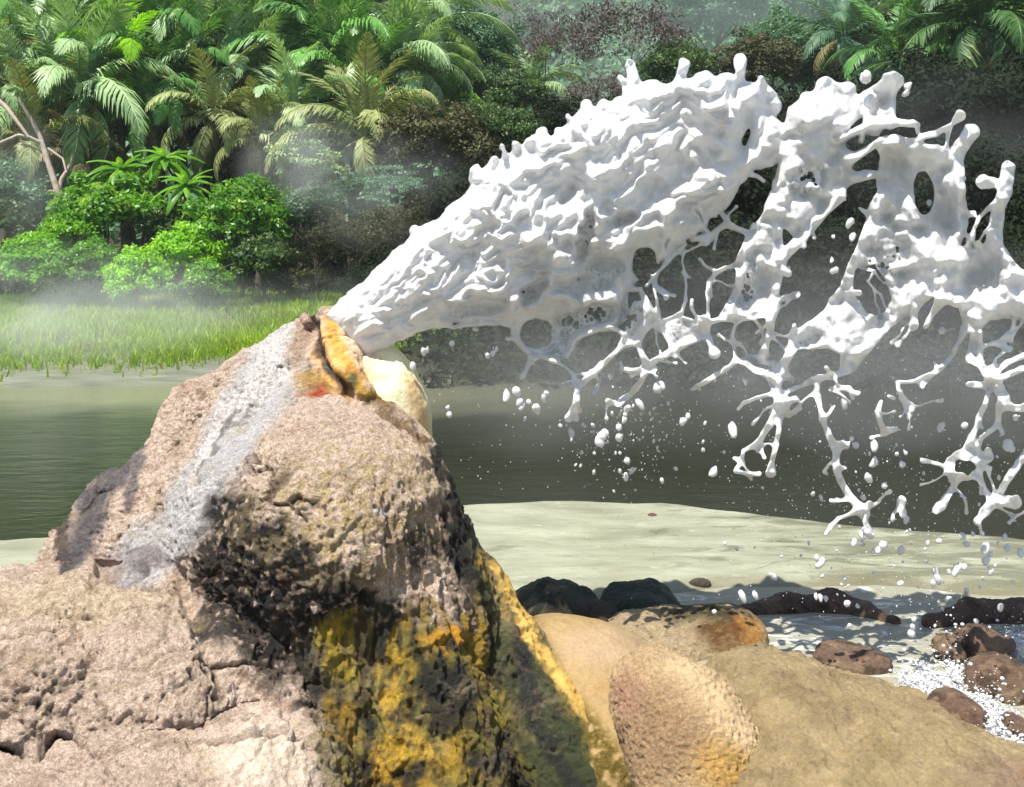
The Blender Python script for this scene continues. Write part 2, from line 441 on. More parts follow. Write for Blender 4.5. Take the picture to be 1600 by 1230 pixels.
    for cx,cy,rx,ry,o,c in [(530,1010,26,60,.9,(.46,.34,.01)),(620,1080,22,110,1,(.50,.33,.03)),(640,1180,60,40,.9,(.50,.33,.03)),(700,995,35,22,.9,(.62,.31,.02)),(740,1010,18,60,.8,(.36,.24,.015)),
                          (535,1130,40,40,.8,(.34,.20,.015)),(625,1210,45,25,.95,(.52,.31,.03)),(700,1200,60,35,.7,(.40,.26,.02)),(720,1110,40,40,.5,(.16,.12,.03)),(590,1040,12,30,.8,(.42,.27,.01)),(660,960,45,14,.7,(.30,.20,.03)),(760,1150,25,70,.7,(.22,.19,.02))]:
        P.on(pell(qx,qy,cx,cy,rx,ry,0,.4)*o*sstep(-.3,.15,w3+st*.5),c,wet=.4)
    for cx,cy,rx,ry in [(690,1080,38,45),(770,990,18,45),(600,1000,14,50),(760,1190,35,20),(655,1200,25,16),(480,1060,22,60),(800,1190,26,60),(570,1160,10,60)]:
        P.on(pell(qx,qy,cx,cy,rx,ry,0,.4)*.92,(.012,.013,.009),wet=.5)
    # flank: green slick, yellow rim, dark runnels
    P.on(pline(tx,ty,[(742,850,26),(785,930,38),(815,1030,42),(870,1130,60),(930,1260,80)],.25)*(px>715),(.045,.052,.014),wet=.55,gr=.7)
    P.on(pline(tx,ty,[(752,880,16),(775,920,18),(800,970,14)],.5)*sstep(-.2,.2,w4),(.32,.20,.02))
    P.on(pline(tx,ty,[(830,1060,16),(870,1140,22),(930,1250,30)],.3)*.9,(.026,.036,.010),wet=.45,gr=.6)
    P.on(pline(tx,ty,[(800,940,6),(812,1010,12),(825,1080,14),(850,1150,10),(900,1240,12)],.5),(.012,.014,.010),wet=.6)
    P.on(pline(tx,ty,[(850,1010,14),(890,1080,18),(925,1150,20),(985,1240,26)],.6)*sstep(-.25,.15,w4)*.9,(.20,.15,.02))
    rimx=np.interp(py,[800,870,900,950,1000,1050,1100,1150,1230,1260],[735,765,790,812,830,868,905,945,1012,1040])
    rim=1-sstep(5,22,np.abs(px-rimx+2)+w3*10)
    P.on(rim*sstep(868,900,py),(.44,.29,.07),gr=.25,wet=.2)
    # pale lobe, vent rim
    P.on((gi==7)*sstep(-.004,.004,-(D[:,7]-D[:,0])),(.80,.77,.50),gr=.25)
    P.on((gi==7)*pline(px,py,[(640,600,10),(662,690,16)],.8),(.62,.46,.24))
    P.on(pell(tx,ty,535,560,42,62,-.4,.3),(.62,.36,.13),gr=.45,wet=.3)
    P.on(pell(tx,ty,565,545,22,45,-.6,.6),(.72,.55,.40),gr=.3)
    P.on(pline(tx,ty,[(515,500,8),(535,560,8),(560,600,8)],.6)*.8,(.62,.30,.03),wet=.3)
    P.on(pell(tx,ty,470,535,16,50,.2,.6)*.8,(.56,.36,.24))
    P.on(pell(tx,ty,500,600,34,14,.2,.6),(.58,.36,.10))
    P.on(pline(tx,ty,[(520,590,9),(560,605,8),(600,635,6)],.6),(.50,.30,.02),wet=.4)
    P.on(pell(tx,ty,552,600,12,16,0,.5),(.09,.07,.01),wet=.5)
    P.on(pell(tx,ty,488,616,24,7,-.1,.5),(.56,.13,.06))
    P.on(pline(tx,ty,[(455,628,4),(475,618,4)],.5),(.05,.03,.02))
    P.on(pline(tx,ty,[(490,487,4.5),(492,520,5),(505,560,7),(520,588,6),(540,610,5)],.5),(.045,.018,.008),wet=.5)
    P.on(pell(tx,ty,510,572,4,8,-.3,.5)*.7,(.03,.05,.04),wet=.6)
    P.on(pline(tx,ty,[(575,626,4),(625,660,4),(660,690,3)],.6)*.8,(.20,.13,.04))
    # dark lines of the named cracks
    P.on(pline(px+warp*7,py+warp*6,[(-10,1168,4),(60,1180,5),(90,1150,3),(120,1158,4),(150,1176,4),(230,1178,2),(330,1172,2),(380,1160,2.6),(425,1149,2.6),(470,1160,3),(510,1185,4),(545,1235,6)],.5),(.03,.02,.015))
    P.on(sstep(.2,.9,-crack/.017)*(1-smooth)*.8,(.09,.06,.04))  # dark stain set in every crack and pit, doubling as painted cavity shade
    P.on(sstep(.04,.30,-crack2/.020)*(1-smooth)*.5,(.13,.085,.055))
    P.on(sstep(.004,.02,-pit)*(1-smooth)*.65,(.16,.10,.065))
    P.on(np.clip(pell(qx,qy,590,790,14,8,0,.5),0,1),(.75,.75,.76))
    root=empty('geyser_cone',(0,0,0),'rough pinkish geyser mound with grey streak and yellow algae, water jet bursting from its top','geyser')
    NN=vnormals(V2,Q)
    fg=np.array([gi[Q[:,0]],gi[Q[:,1]],gi[Q[:,2]]]); fg=np.where(fg[1]==fg[2],fg[1],fg[0])
    keep=V2[Q].mean(1)[:,2]>-.40
    for i,(nm,_,_) in enumerate(GROUPS):
        u,f=submesh(V2,Q,(fg==i)&keep)
        if len(f): mesh_np(nm,V2[u],f,ROCK,root,attrs={'col':P.c[u],'wet':P.wet[u],'grain':P.gr[u]},normals=NN[u])
    return root
CONE=build_cone()

# ================================================================== ROCKS BESIDE THE MOUND
def rock_from(name,fn,lo,hi,h,base,label,cat='rock',group=None,amp=1.,paint=None,wet=.1,grain=.6,pimple=0.,parts=None,sub=1):
    V,Q=grid_sdf(fn,lo,hi,h); V,Q=subdivide(V,Q,sub)
    x,y,z=V.T; N=vnormals(V,Q)
    warp=fbm(x*6,y*6,z*6,2)
    d=amp*(fbm(x*5,y*5,z*5,3)*.02+fbm(x*16,y*16,z*16,3)*.009+fbm(x*60,y*60,z*60,2)*.004)
    if name=='sinter_mound': d=d+.028*(ridged(x*9+warp*1.5+y*3,y*2.2,z*2,2)-.6)
    if pimple: d=d+pimple*np.clip(.42-np.abs(pnoise(x*46,y*46,z*46)),0,1)
    V2=V+N*d[:,None]
    P=Paint(len(V),base); P.wet[:]=wet; P.gr[:]=grain
    px,py=photo(V)
    if paint: paint(P,px,py,V,warp)
    o=mesh_np(name,V2,Q,ROCK,None,attrs={'col':P.c,'wet':P.wet,'grain':P.gr})
    return tag(o,label,cat,group)
def bounds(pts,m):
    a=np.array(pts); return tuple(a.min(0)-m),tuple(a.max(0)+m)
# sloping yellow apron
def f_apron(p):
    d=EL(p,900,1128,4.08,170,150,.42,.14)
    d=smin(d,EL(p,850,1028,4.14,60,52,.22,.5),.1)
    return smin(d,EL(p,965,1235,3.72,85,130,.30,.2),.12)
def pt_apron(P,px,py,V,w):
    x,y,z=V.T; n=fbm(x*8,y*8,z*8,3)
    P.on(sstep(0,.4,n)*.6,(.30,.19,.07))
    P.on(pell(px,py,960,1010,90,30)*.6,(.38,.28,.18))
    P.on((1-sstep(6,45,px-np.interp(py,[960,1050,1150,1260],[808,850,925,1010])))*sstep(-.35,.1,fbm(x*30,y*30,z*30,3)),(.20,.15,.025),gr=1)
rock_from('sinter_apron',f_apron,(-.05,2.9,-.45),(.8,4.6,.4),.012,(.32,.225,.10),'smooth pale yellow stone apron sloping from the mound down beside the pimpled boulder','rock',amp=.45,paint=pt_apron,wet=.45,grain=.4)
# pimpled boulder
def f_boul(p):
    d=CH_(p,[(1020,1086,3.64,66),(1068,1140,3.50,82),(1095,1200,3.38,86),(1095,1280,3.28,90)],.12)
    return smin(d,EL(p,1022,1050,3.70,34,34,.09),.05)+.008*pnoise(p[...,0]*9,p[...,1]*9,p[...,2]*9)
def pt_boul(P,px,py,V,w):
    x,y,z=V.T; n=fbm(x*9,y*9,z*9,3)
    P.on(pell(px+n*40,py+n*30,1020,1160,70,85,.4,.6)*.55,(.30,.18,.10),gr=.9)
    P.on(pell(px+n*30,py,1130,1200,50,40,.5,.6)*.8,(.46,.28,.06))
    P.on(pell(px+n*30,py,980,1090,24,40,.3,.6)*.6,(.42,.22,.16))
    P.on(pline(px,py,[(1060,1040,22),(1120,1100,24),(1168,1160,18)],.8)*.5,(.56,.43,.26),gr=.5)  # slightly lighter stroke: a highlight painted along the upper edge
rock_from('boulder',f_boul,(.2,2.9,-.45),(1.0,4.1,.36),.0095,(.52,.39,.22),'rounded tan boulder covered in pimply bumps, lying between yellow apron and broad sand-coloured mound','rock',amp=.5,paint=pt_boul,wet=.45,grain=.8,pimple=.024)
# broad tan mound
def f_mound(p):
    d=ell(p,(.93,3.62,-.17),(.36,.76,.315))
    d=smin(d,ell(p,(1.20,3.42,-.22),(.42,.80,.32),.12),.10)
    d=smin(d,ell(p,(1.50,3.10,-.24),(.38,.62,.29),.2),.10)
    d=smin(d,ell(p,(1.75,2.95,-.30),(.40,.55,.29),.2),.08)
    return smin(d,ell(p,(.85,3.15,-.2),(.32,.5,.26)),.1)
def pt_mound(P,px,py,V,w):
    x,y,z=V.T; n=fbm(x*5,y*5,z*5,3)
    P.on(sstep(0,.4,n)*.7,(.20,.15,.07))
    P.on(pell(px+n*60,py,1360,1210,40,60,0,.5)*.7,(.17,.13,.05))
    P.on(sstep(.1,.35,fbm(x*22,y*22,z*22,3))*.5,(.34,.27,.15))
    P.on(pell(px+n*60,py,1560,1215,60,30)*.6,(.19,.12,.09))
    P.on(sstep(.05,.3,fbm(x*11+5,y*11,z*11,3))*.5,(.17,.125,.06),wet=.85)
rock_from('sinter_mound',f_mound,(.45,2.5,-.42),(2.3,4.6,.3),.012,(.275,.215,.11),'broad low tan mound with a fine goosebump skin, sloping away to the foaming stream','rock',amp=.8,paint=pt_mound,wet=.6,grain=.6,pimple=.017)
# blotched rock behind
def pt_blotch(P,px,py,V,w):
    x,y,z=V.T; n=fbm(x*10,y*10,z*10,3)
    P.on(pell(px+n*30,py+n*20,1140,985,46,36,0,.4),(.13,.06,.015))
    P.on(pell(px+n*30,py+n*20,1175,988,26,20,0,.5),(.40,.20,.04))
    P.on(pell(px+n*30,py+n*20,1095,958,60,14,0,.5),(.05,.04,.012))
    P.on(sstep(.1,.4,fbm(x*30,y*30,z*30,2))*.5,(.22,.18,.09))
rock_from('blotched_rock',lambda p:smin(EL(p,1030,1010,4.42,105,52,.30),EL(p,1130,1000,4.42,70,48,.28),.06),(.2,3.9,-.16),(1.15,4.9,.25),.011,(.42,.34,.21),'low beige rock with an orange-brown blotch, behind the pimpled boulder','rock',amp=1.2,paint=pt_blotch,wet=.2,grain=.8)
def simple_rock(px,py,Y,rx,rz,ry,base,label,group=None,name='rock',wet=.4,amp=1.2,rot=0,grain=.8,h=.012,paint=None):
    c=at(px,py,Y); e=(rx*S(Y)+.05,ry+.05,rz*S(Y)+.05)
    fn=lambda p: EL(p,px,py,Y,rx,rz,ry,rot)+.012*pnoise(p[...,0]*7+px,p[...,1]*7,p[...,2]*7+py)*3
    return rock_from(name,fn,tuple(c-e),tuple(c+e),h,base,label,'rock',group,amp=amp,wet=wet,grain=grain,paint=paint)
def pt_moss(P,px,py,V,w):
    x,y,z=V.T
    P.on(sstep(-.1,.25,fbm(x*12,y*12,z*12,3))*.8,(.018,.034,.014))
    P.on(sstep(.06,.2,V[:,2])*sstep(.1,.3,fbm(x*20,y*20,z*20,3))*.6,(.14,.085,.06))
simple_rock(868,962,4.68,72,54,.24,(.022,.020,.014),'black-green mossy boulder touching the geyser mound at the edge of the sand','mossy boulders at the edge of the sand','mossy_boulder',paint=pt_moss,wet=.6)
simple_rock(1000,958,4.72,66,46,.22,(.020,.022,.014),'dome-shaped dark mossy boulder behind the beige rock with the orange blotch','mossy boulders at the edge of the sand','mossy_boulder',paint=pt_moss,wet=.6)
simple_rock(930,962,4.6,44,22,.14,(.05,.035,.02),'flat dark stone lying in the gap between the two mossy boulders',None,'stone',wet=.5)
def f_ledge(p): return CH_(p,[(1140,965,4.7,16),(1230,950,4.76,19),(1300,946,4.76,19),(1350,960,4.7,17),(1395,974,4.6,12)],.05)
def pt_ledge(P,px,py,V,w):
    x,y,z=V.T; P.on(sstep(-.05,.3,fbm(x*14,y*14,z*14,3))*.8,(.20,.12,.085)); P.on(sstep(.1,.3,fbm(x*25+3,y*25,z*25,2))*.7,(.05,.035,.02))
rock_from('rock_ledge',f_ledge,(.8,4.3,-.1),(1.9,5.1,.15),.011,(.115,.075,.052),'thin brown rock ledge curving between the pale sand and the grey stream','rock',amp=1.1,paint=pt_ledge,wet=.4,grain=.9)
def f_ledge2(p): return CH_(p,[(1455,972,4.55,14),(1520,958,4.62,20),(1600,962,4.65,24),(1680,975,4.65,26)],.05)
rock_from('rock_ledge',f_ledge2,(1.55,4.2,-.1),(2.7,5.05,.15),.012,(.125,.08,.06),'rough reddish-brown rock ledge above the foaming cascade, ending at the picture edge','rock',amp=1.1,paint=pt_ledge,wet=.35,grain=.9)
def pt_br(P,px,py,V,w):
    x,y,z=V.T; P.on(sstep(-.05,.25,fbm(x*14,y*14,z*14,3))*.8,(.055,.035,.022)); P.on(sstep(.08,.3,fbm(x*19+3,y*19,z*19,2))*.7,(.30,.20,.13))
for (px,py,Y,rx,rz,ry,lab) in [(1562,1072,3.9,46,40,.14,'large rounded dark brown rock surrounded by white foam'),
                               (1492,1122,3.68,44,32,.13,'low brown rock with a flat top, at the foot of the foam'),
                               (1535,1000,4.25,50,26,.14,'pinkish-grey flat rock at the head of the cascade under the ledge'),
                               (1484,1020,4.18,20,22,.08,'small dark upright rock at the lip of the cascade'),
                               (1330,1030,4.15,60,20,.12,'low olive-brown rock awash between stream and tan mound'),
                               (1600,1150,3.55,36,22,.1,'small dark rock cut by the picture edge below the foam')]:
    simple_rock(px,py,Y,rx,rz,ry,(.17,.11,.075),lab,'brown rocks in the stream','stream_rock',paint=pt_br,wet=.45)
for (px,py,rx,rz,lab) in [(1018,808,11,8,'small reddish-brown stone alone on the pale sandbar'),(1046,903,13,9,'small dark stone on the sand just behind the domed mossy boulder'),
                      (1092,912,16,6,'flat brownish pebble on the sand beside the stream edge')]:
    Y=FPX*1.6/(py+rz*.7-HOR)
    simple_rock(px,py,Y,rx,rz,rz*S(Y)*1.3,(.15,.09,.07) if px<1030 else (.09,.08,.06),lab,None,'stone',wet=.2,h=.006,amp=.5)
# ================================================================== TERRAIN, WATER
def bank_line(X): return np.interp(X,[-30,-9,-4,-1.5,0.5,2,6,14,40],[12.5,11.6,12.3,12.8,13.2,13.0,12.5,12,12])
def far_edge(X): return np.interp(X,[-4,-2.5,-.6,.2,.9,1.6,2.8,5],[6.45,6.5,7.2,7.32,7.28,6.9,6.5,6.35])
def near_edge(X): return np.interp(X,[-4,-1,.2,.6,1,1.7,2.2,2.8,5],[4.4,4.5,4.62,4.68,4.85,4.85,4.7,4.75,4.8])
def terrain_z(X,Y):
    X=np.asarray(X,float);Y=np.asarray(Y,float)
    bl=bank_line(X)+fbm(X*.5,Y*.1,0*X,2)*.8
    t=Y-bl
    left=sstep(1.5,-1.0,X)
    bank=np.where(t<0,np.maximum(-.6,t*.25),.02+.10*(1-np.exp(-t*.8))+ t*.012+ sstep(.5,5,t)*.10)
    hill=np.clip(Y-(33-8*(1-left)),0,None); bank=bank+hill*.18+hill**2*.0055
    bank=np.minimum(bank,46)
    fe=far_edge(X)+fbm(X*1.3,Y*.5,0*X+3,3)*.12; ne=near_edge(X)
    bar=np.minimum(sstep(fe+.10,fe-.8,Y),sstep(ne-.25,ne+.45,Y))
    low=np.where(Y>(fe+ne)/2,-.5,-.10-.35*sstep(1.3,.9,X)*sstep(4.0,3.7,Y))
    lev=low+(.035-low)*bar+bar*.02*fbm(X*1.1,Y*2.5,0*X+8,3)
    near=sstep(ne+.2,ne-.2,Y)
    z=np.where(Y>9.5,bank,lev)
    return z
def build_terrain():
    ys=np.concatenate([np.arange(-6,2.4,.6),np.arange(2.4,7.6,.035),np.arange(7.6,30,.18),np.arange(30,70,.8),np.array([72,80,90,100,120,150,200,300])])
    xs=np.concatenate([-np.geomspace(200,3.2,40),np.arange(-3.1,3.1,.05),np.geomspace(3.2,200,40)])
    X,Y=np.meshgrid(xs,ys,indexing='ij'); Z=terrain_z(X,Y)
    Z+=np.where((Y<7.2)&(Y>2.4),fbm(X*3,Y*8,0*X,3)*.008,0)
    Z+=np.where(Y>30,fbm(X*.15,Y*.15,0*X,2)*1.2,0)
    V=np.stack([X,Y,Z],-1).reshape(-1,3); nx,ny=X.shape
    i,j=np.meshgrid(np.arange(nx-1),np.arange(ny-1),indexing='ij'); a=(i*ny+j).reshape(-1)
    Q=np.stack([a,a+ny,a+ny+1,a+1],1)
    m,nt,out=new_mat('ground'); b=NB(nt)
    obj=b.n('TexCoord').outputs['Object']; sep=b.n('SeparateXYZ',{0:obj})
    mp=b.n('Mapping',{'Vector':obj,'Scale':(1,2.6,1)}).outputs[0]
    n1=b.noise(1.6,6,.6,mp); n2=b.noise(12,6,.65,mp); n3=b.noise(70,4,.7,obj)
    sand=b.mixc(b.ramp(n1,.3,.7),(.20,.205,.14),(.33,.335,.245))
    sand=b.mixc(b.math('MULTIPLY',b.ramp(n2,.5,.75),.55),sand,(.19,.185,.115))
    wetn=b.math('ADD',sep.outputs[2],b.math('MULTIPLY',n1,.03))
    pud=b.math('MULTIPLY',b.ramp(b.math('ADD',b.noise(2.2,5,.65,mp,.8),b.ramp(sep.outputs[0],.3,2.4,-.10,.12)),.50,.62),.75)
    sand=b.mixc(pud,sand,(.125,.125,.075))
    sand=b.mixc(b.ramp(b.noise(9,5,.7,mp,.5),.60,.70,0,.6),sand,(.46,.46,.38))
    sand=b.mixc(b.ramp(wetn,.012,.046,.85,0.),sand,(.17,.15,.085))
    soil=b.mixc(b.ramp(n2,.3,.7),(.020,.017,.010),(.045,.040,.020))
    mud=b.mixc(b.ramp(n1,.3,.7),(.11,.12,.085),(.20,.21,.15))
    far=b.mixc(b.ramp(b.math('ADD',sep.outputs[1],b.math('MULTIPLY',b.ramp(sep.outputs[0],-2.2,-.6),8.)),13.4,16.5),mud,soil)
    c=b.mixc(b.ramp(sep.outputs[1],8.5,9.),sand,far)
    h=b.math('ADD',n2,b.math('MULTIPLY',n3,.4))
    wv=b.n('TexWave',{'Scale':1.1,'Distortion':5.,'Detail':3.,'Vector':b.n('Mapping',{'Vector':obj,'Scale':(.25,3.2,1)}).outputs[0]}).outputs['Fac']
    c=b.mixc(b.math('MULTIPLY',b.ramp(wv,.55,1.),.30),c,(.62,.60,.50),'MULTIPLY')
    c=b.mixc(b.ramp(b.noise(26,3,.7,mp),.66,.72,0,.5),c,(.10,.09,.06))
    p=b.n('BsdfPrincipled',{'Base Color':c,'Roughness':b.math('SUBTRACT',b.ramp(wetn,.015,.06,.3,.8),b.math('MULTIPLY',pud,.5)),'Normal':b.bump(h,.35,.03),'Specular IOR Level':.3})
    b.link(p.outputs[0],out.inputs[0])
    tag(mesh_np('ground',V,Q,m),kind='structure')
build_terrain()
def build_water():
    m,nt,out=new_mat('river_water'); b=NB(nt)
    obj=b.n('TexCoord').outputs['Object']; sep=b.n('SeparateXYZ',{0:obj})
    mp=b.n('Mapping',{'Vector':obj,'Scale':(.7,1.6,1)}).outputs[0]
    n1=b.noise(3.2,3,.55,mp,.4); n2=b.noise(16,3,.6,mp)
    near=b.ramp(sep.outputs[1],5.2,5.8)
    farm=b.ramp(b.math('ADD',sep.outputs[1],b.math('MULTIPLY',b.noise(.9,3,.6,obj),1.6)),10.6,11.9)
    base=b.mixc(near,(.27,.26,.20),(.016,.018,.010))
    base=b.mixc(b.math('MULTIPLY',farm,b.ramp(sep.outputs[0],1.5,-1.5)),base,(.17,.17,.105))
    foam=b.math('MULTIPLY',b.ramp(b.noise(6,6,.75,mp,1.2),.54,.66),b.ramp(sep.outputs[1],5.2,4.9))
    base=b.mixc(b.math('MULTIPLY',foam,.85),base,(.72,.73,.72))
    h=b.math('ADD',n1,b.math('MULTIPLY',n2,.35))
    p=b.n('BsdfPrincipled',{'Base Color':base,'Roughness':.07,'IOR':1.33,'Specular IOR Level':.36,'Normal':b.bump(h,.10,.12)})
    b.link(p.outputs[0],out.inputs[0])
    xs=np.concatenate([np.linspace(-60,1.0,30),np.linspace(2,60,30)]); ys=np.linspace(0,1,60)
    X,Y=np.meshgrid(xs,ys,indexing='ij'); Y0_=np.where(X<=1.0,3.98,2.2); Y=Y0_+(16-Y0_)*Y; V=np.stack([X,Y,0*X],-1).reshape(-1,3); nx,ny=X.shape
    i,j=np.meshgrid(np.arange(nx-1),np.arange(ny-1),indexing='ij'); a=(i*ny+j).reshape(-1)
    tag(mesh_np('river',V,np.stack([a,a+ny,a+ny+1,a+1],1),m),kind='structure')
build_water()

# ================================================================== THE ERUPTING WATER
def foam_mat():
    m,nt,out=new_mat('foaming_water'); b=NB(nt)
    obj=b.n('TexCoord').outputs['Object']
    film=b.n('Attribute',attribute_name='film').outputs['Fac']
    n=b.noise(34,4,.6,obj); n2=b.noise(120,3,.6,obj); v=b.n('TexVoronoi',{'Scale':95.,'Vector':obj,'Randomness':1.},feature='SMOOTH_F1').outputs['Distance']
    nb=b.noise(14,5,.6,obj)
    c=b.mixc(b.ramp(n,.3,.7),(.70,.70,.695),(.80,.797,.79))
    c=b.mixc(b.math('MULTIPLY',film,b.ramp(nb,.3,.65,.25,.9)),c,(.40,.415,.42))
    p=b.n('BsdfPrincipled',{'Base Color':c,'Roughness':.16,'IOR':1.33,'Specular IOR Level':.5,
        'Normal':b.bump(b.math('ADD',nb,b.math('MULTIPLY',n2,.2)),.2,.012)})
    p0=p; tl=b.n('BsdfTranslucent',{'Color':(.80,.81,.82,1)}); p=b.n('MixShader',{0:.30,1:p0.outputs[0],2:tl.outputs[0]})
    tr=b.n('BsdfTransparent')
    thin=b.math('MULTIPLY',film,b.ramp(n,.3,.7,.12,.72))
    # burst bubbles: round holes where the film is thinnest
    hole=b.math('MULTIPLY',b.ramp(b.math('ADD',v,b.math('MULTIPLY',n2,-.25)),.20,.25,1,0),b.ramp(b.math('MULTIPLY',film,b.ramp(nb,.35,.6)),.35,.55))
    a=b.math('MAXIMUM',thin,b.math('MULTIPLY',hole,.92))
    mx=b.n('MixShader',{0:a,1:p.outputs[0],2:tr.outputs[0]})
    b.link(mx.outputs[0],out.inputs[0]); return m
FOAM=foam_mat()
SP=4.25*1/FPX    # metres per photo pixel at the jet
class Prim: pass
PR=[]
def chain(kind,pts,R=None,Y=4.22):
    """kind: part name; pts: (px,py,r[,Y])"""
    o=Prim(); o.kind=kind; o.t='c'; o.p=[(q[0],q[1],q[2]*(.84 if kind=='tendril' and q[2]<9 else 1),q[3] if len(q)>3 else Y) for q in pts]; PR.append(o); return o
def poly(kind,pts,R,Y=4.22,nz=0.,film=0.,slope=None):
    o=Prim(); o.kind=kind; o.t='p'; o.p=np.array(pts,float); o.R=R; o.Y=Y; o.nz=nz; o.film=film; o.slope=slope; PR.append(o); return o
HOLES=[]; FILMS=[]
def hole_e(cx,cy,rx,ry,rot=0): HOLES.append(('e',cx,cy,rx,ry,rot))
def hole_p(pts): HOLES.append(('p',np.array(pts,float)))
def film(cx,cy,rx,ry,rot=0,a=1.): FILMS.append((cx,cy,rx,ry,rot,a))
# --- main body of the jet
poly('jet',[(506,492),(512,484),(560,445),(600,408),(640,368),(690,336),(733,296),(748,266),(790,246),(830,212),(868,212),(905,172),(945,166),(975,156),(1010,134),(1045,132),(1085,122),(1130,120),(1165,128),(1192,132),(1210,160),(1216,182),(1226,206),(1222,246),(1190,262),(1165,285),(1143,318),(1128,334),(1100,356),(1060,384),(1035,408),(1004,432),(984,452),(978,500),(960,512),(915,522),(890,556),(868,566),(842,558),(826,548),(802,506),(782,504),(742,503),(700,508),(650,520),(612,541),(578,566),(548,546),(520,516)],58,Y=4.25,nz=5,slope=(520,500,.10))
# --- fan of sheets beyond it
poly('water_sheet',[(1190,250),(1226,190),(1232,168),(1266,148),(1286,126),(1326,132),(1338,150),(1362,136),(1384,124),(1398,150),(1392,190),(1372,212),(1340,240),(1330,262),(1334,282),(1312,308),(1270,352),(1244,372),(1214,346),(1186,352),(1180,318),(1204,296)],15,Y=4.20,nz=2)
poly('water_sheet',[(1383,226),(1422,231),(1461,236),(1492,243),(1498,300),(1502,352),(1490,384),(1478,430),(1464,446),(1420,478),(1384,506),(1372,500),(1392,470),(1384,440),(1366,414),(1346,418),(1344,390),(1362,350),(1358,330),(1376,288)],12,Y=4.12,nz=2)
poly('water_sheet',[(1180,345),(1216,345),(1219,411),(1211,468),(1206,490),(1153,497),(1130,494),(1151,452),(1155,415),(1163,391)],9,Y=4.16,nz=2,film=.45)
poly('water_sheet',[(1324,456),(1344,462),(1362,490),(1382,506),(1352,545),(1333,578),(1311,580),(1314,548),(1295,540),(1260,540),(1242,526),(1264,508),(1295,484),(1303,468)],8,Y=4.14,nz=2,film=.55)
poly('water_sheet',[(1466,392),(1500,384),(1530,386),(1556,388),(1574,418),(1602,440),(1680,470),(1690,540),(1600,498),(1568,498),(1547,502),(1527,520),(1506,512),(1498,482),(1468,470)],13,Y=4.02,nz=2)
poly('water_sheet',[(1311,310),(1355,328),(1378,290),(1372,350),(1352,356),(1340,330)],8,Y=4.15,nz=1,film=.3)
# --- fingers thrown up along the top edge
for pts in [[(1004,170,20),(994,135,10),(986,106,7.5),(985,102,9)],[(985,160,10),(976,132,6),(969,122,5.5)],[(1058,150,16),(1064,118,8),(1069,100,9.5)],[(1152,150,18),(1157,120,8),(1156,94,10.5)],
            [(1100,150,26),(1100,130,19)],[(1134,150,18),(1134,128,15)],[(1022,160,22),(1019,138,15)],[(1190,150,16),(1189,124,6)],[(1206,165,16),(1200,146,11)],
            [(920,180,12),(916,164,9)],[(940,180,12),(943,163,9)],[(905,190,8),(893,190,3),(887,182,4.5)],[(960,175,14),(966,160,9)],[(848,222,16),(847,208,10)],[(795,258,10),(787,236,3),(784,231,5)],[(742,280,9),(744,266,9)],
            [(880,215,10),(874,206,8)],[(770,262,10),(772,250,7)],[(712,326,10),(704,330,8)],[(655,366,12),(648,360,8)],[(810,238,8),(806,226,7)],
            [(1260,170,22),(1262,156,13)],[(1295,160,22),(1290,136,16)],[(1325,160,20),(1325,140,12)]]:
    chain('jet' if pts[0][0]<1215 else 'water_sheet',pts)
def T(pts,Y=4.2): chain('tendril',pts,Y=Y)
# crown of the fan
T([(1345,220,6),(1362,160,7),(1392,128,16),(1400,126,12)],4.12); T([(1392,195,8),(1394,150,7),(1396,130,12)],4.1); T([(1352,196,4),(1350,172,4),(1362,150,6)],4.12)
T([(1313,218,8),(1360,194,8),(1386,192,8),(1425,193,7),(1433,196,6),(1434,206,4)],4.06)
T([(1326,250,9),(1352,236,7),(1376,220,7),(1398,216,8),(1426,224,6)],4.1)
T([(1428,222,6),(1446,212,6),(1461,210,6),(1478,200,5),(1488,194,3.5),(1500,181,9.5)],4.04); T([(1484,200,4),(1481,216,4),(1479,232,3.5)],4.04)
T([(1383,231,12),(1422,232,12),(1462,240,14),(1490,248,13),(1506,222,12),(1518,206,13)],4.06)
T([(1386,235,10),(1380,262,8),(1376,290,8)],4.1)
T([(1331,278,10),(1350,274,9),(1364,273,8)],4.1)
T([(1497,338,9),(1510,335,5),(1521,334,6)],4.05)
T([(1494,250,12),(1497,300,12),(1502,350,12),(1490,384,10)],4.05)
T([(1466,448,8),(1430,474,10),(1384,506,10),(1352,545,9),(1330,574,9)],4.1)
T([(1575,262,11),(1573,280,11),(1570,298,12),(1560,325,10),(1556,352,12),(1552,390,15)],3.98); T([(1537,284,12),(1556,287,8),(1568,292,9)],3.98)
T([(1562,316,7),(1544,326,4),(1530,340,4),(1522,358,3.4),(1518,372,6),(1512,388,3)],3.98)
T([(1556,388,12),(1580,420,12),(1620,452,12),(1690,486,12)],4.0)
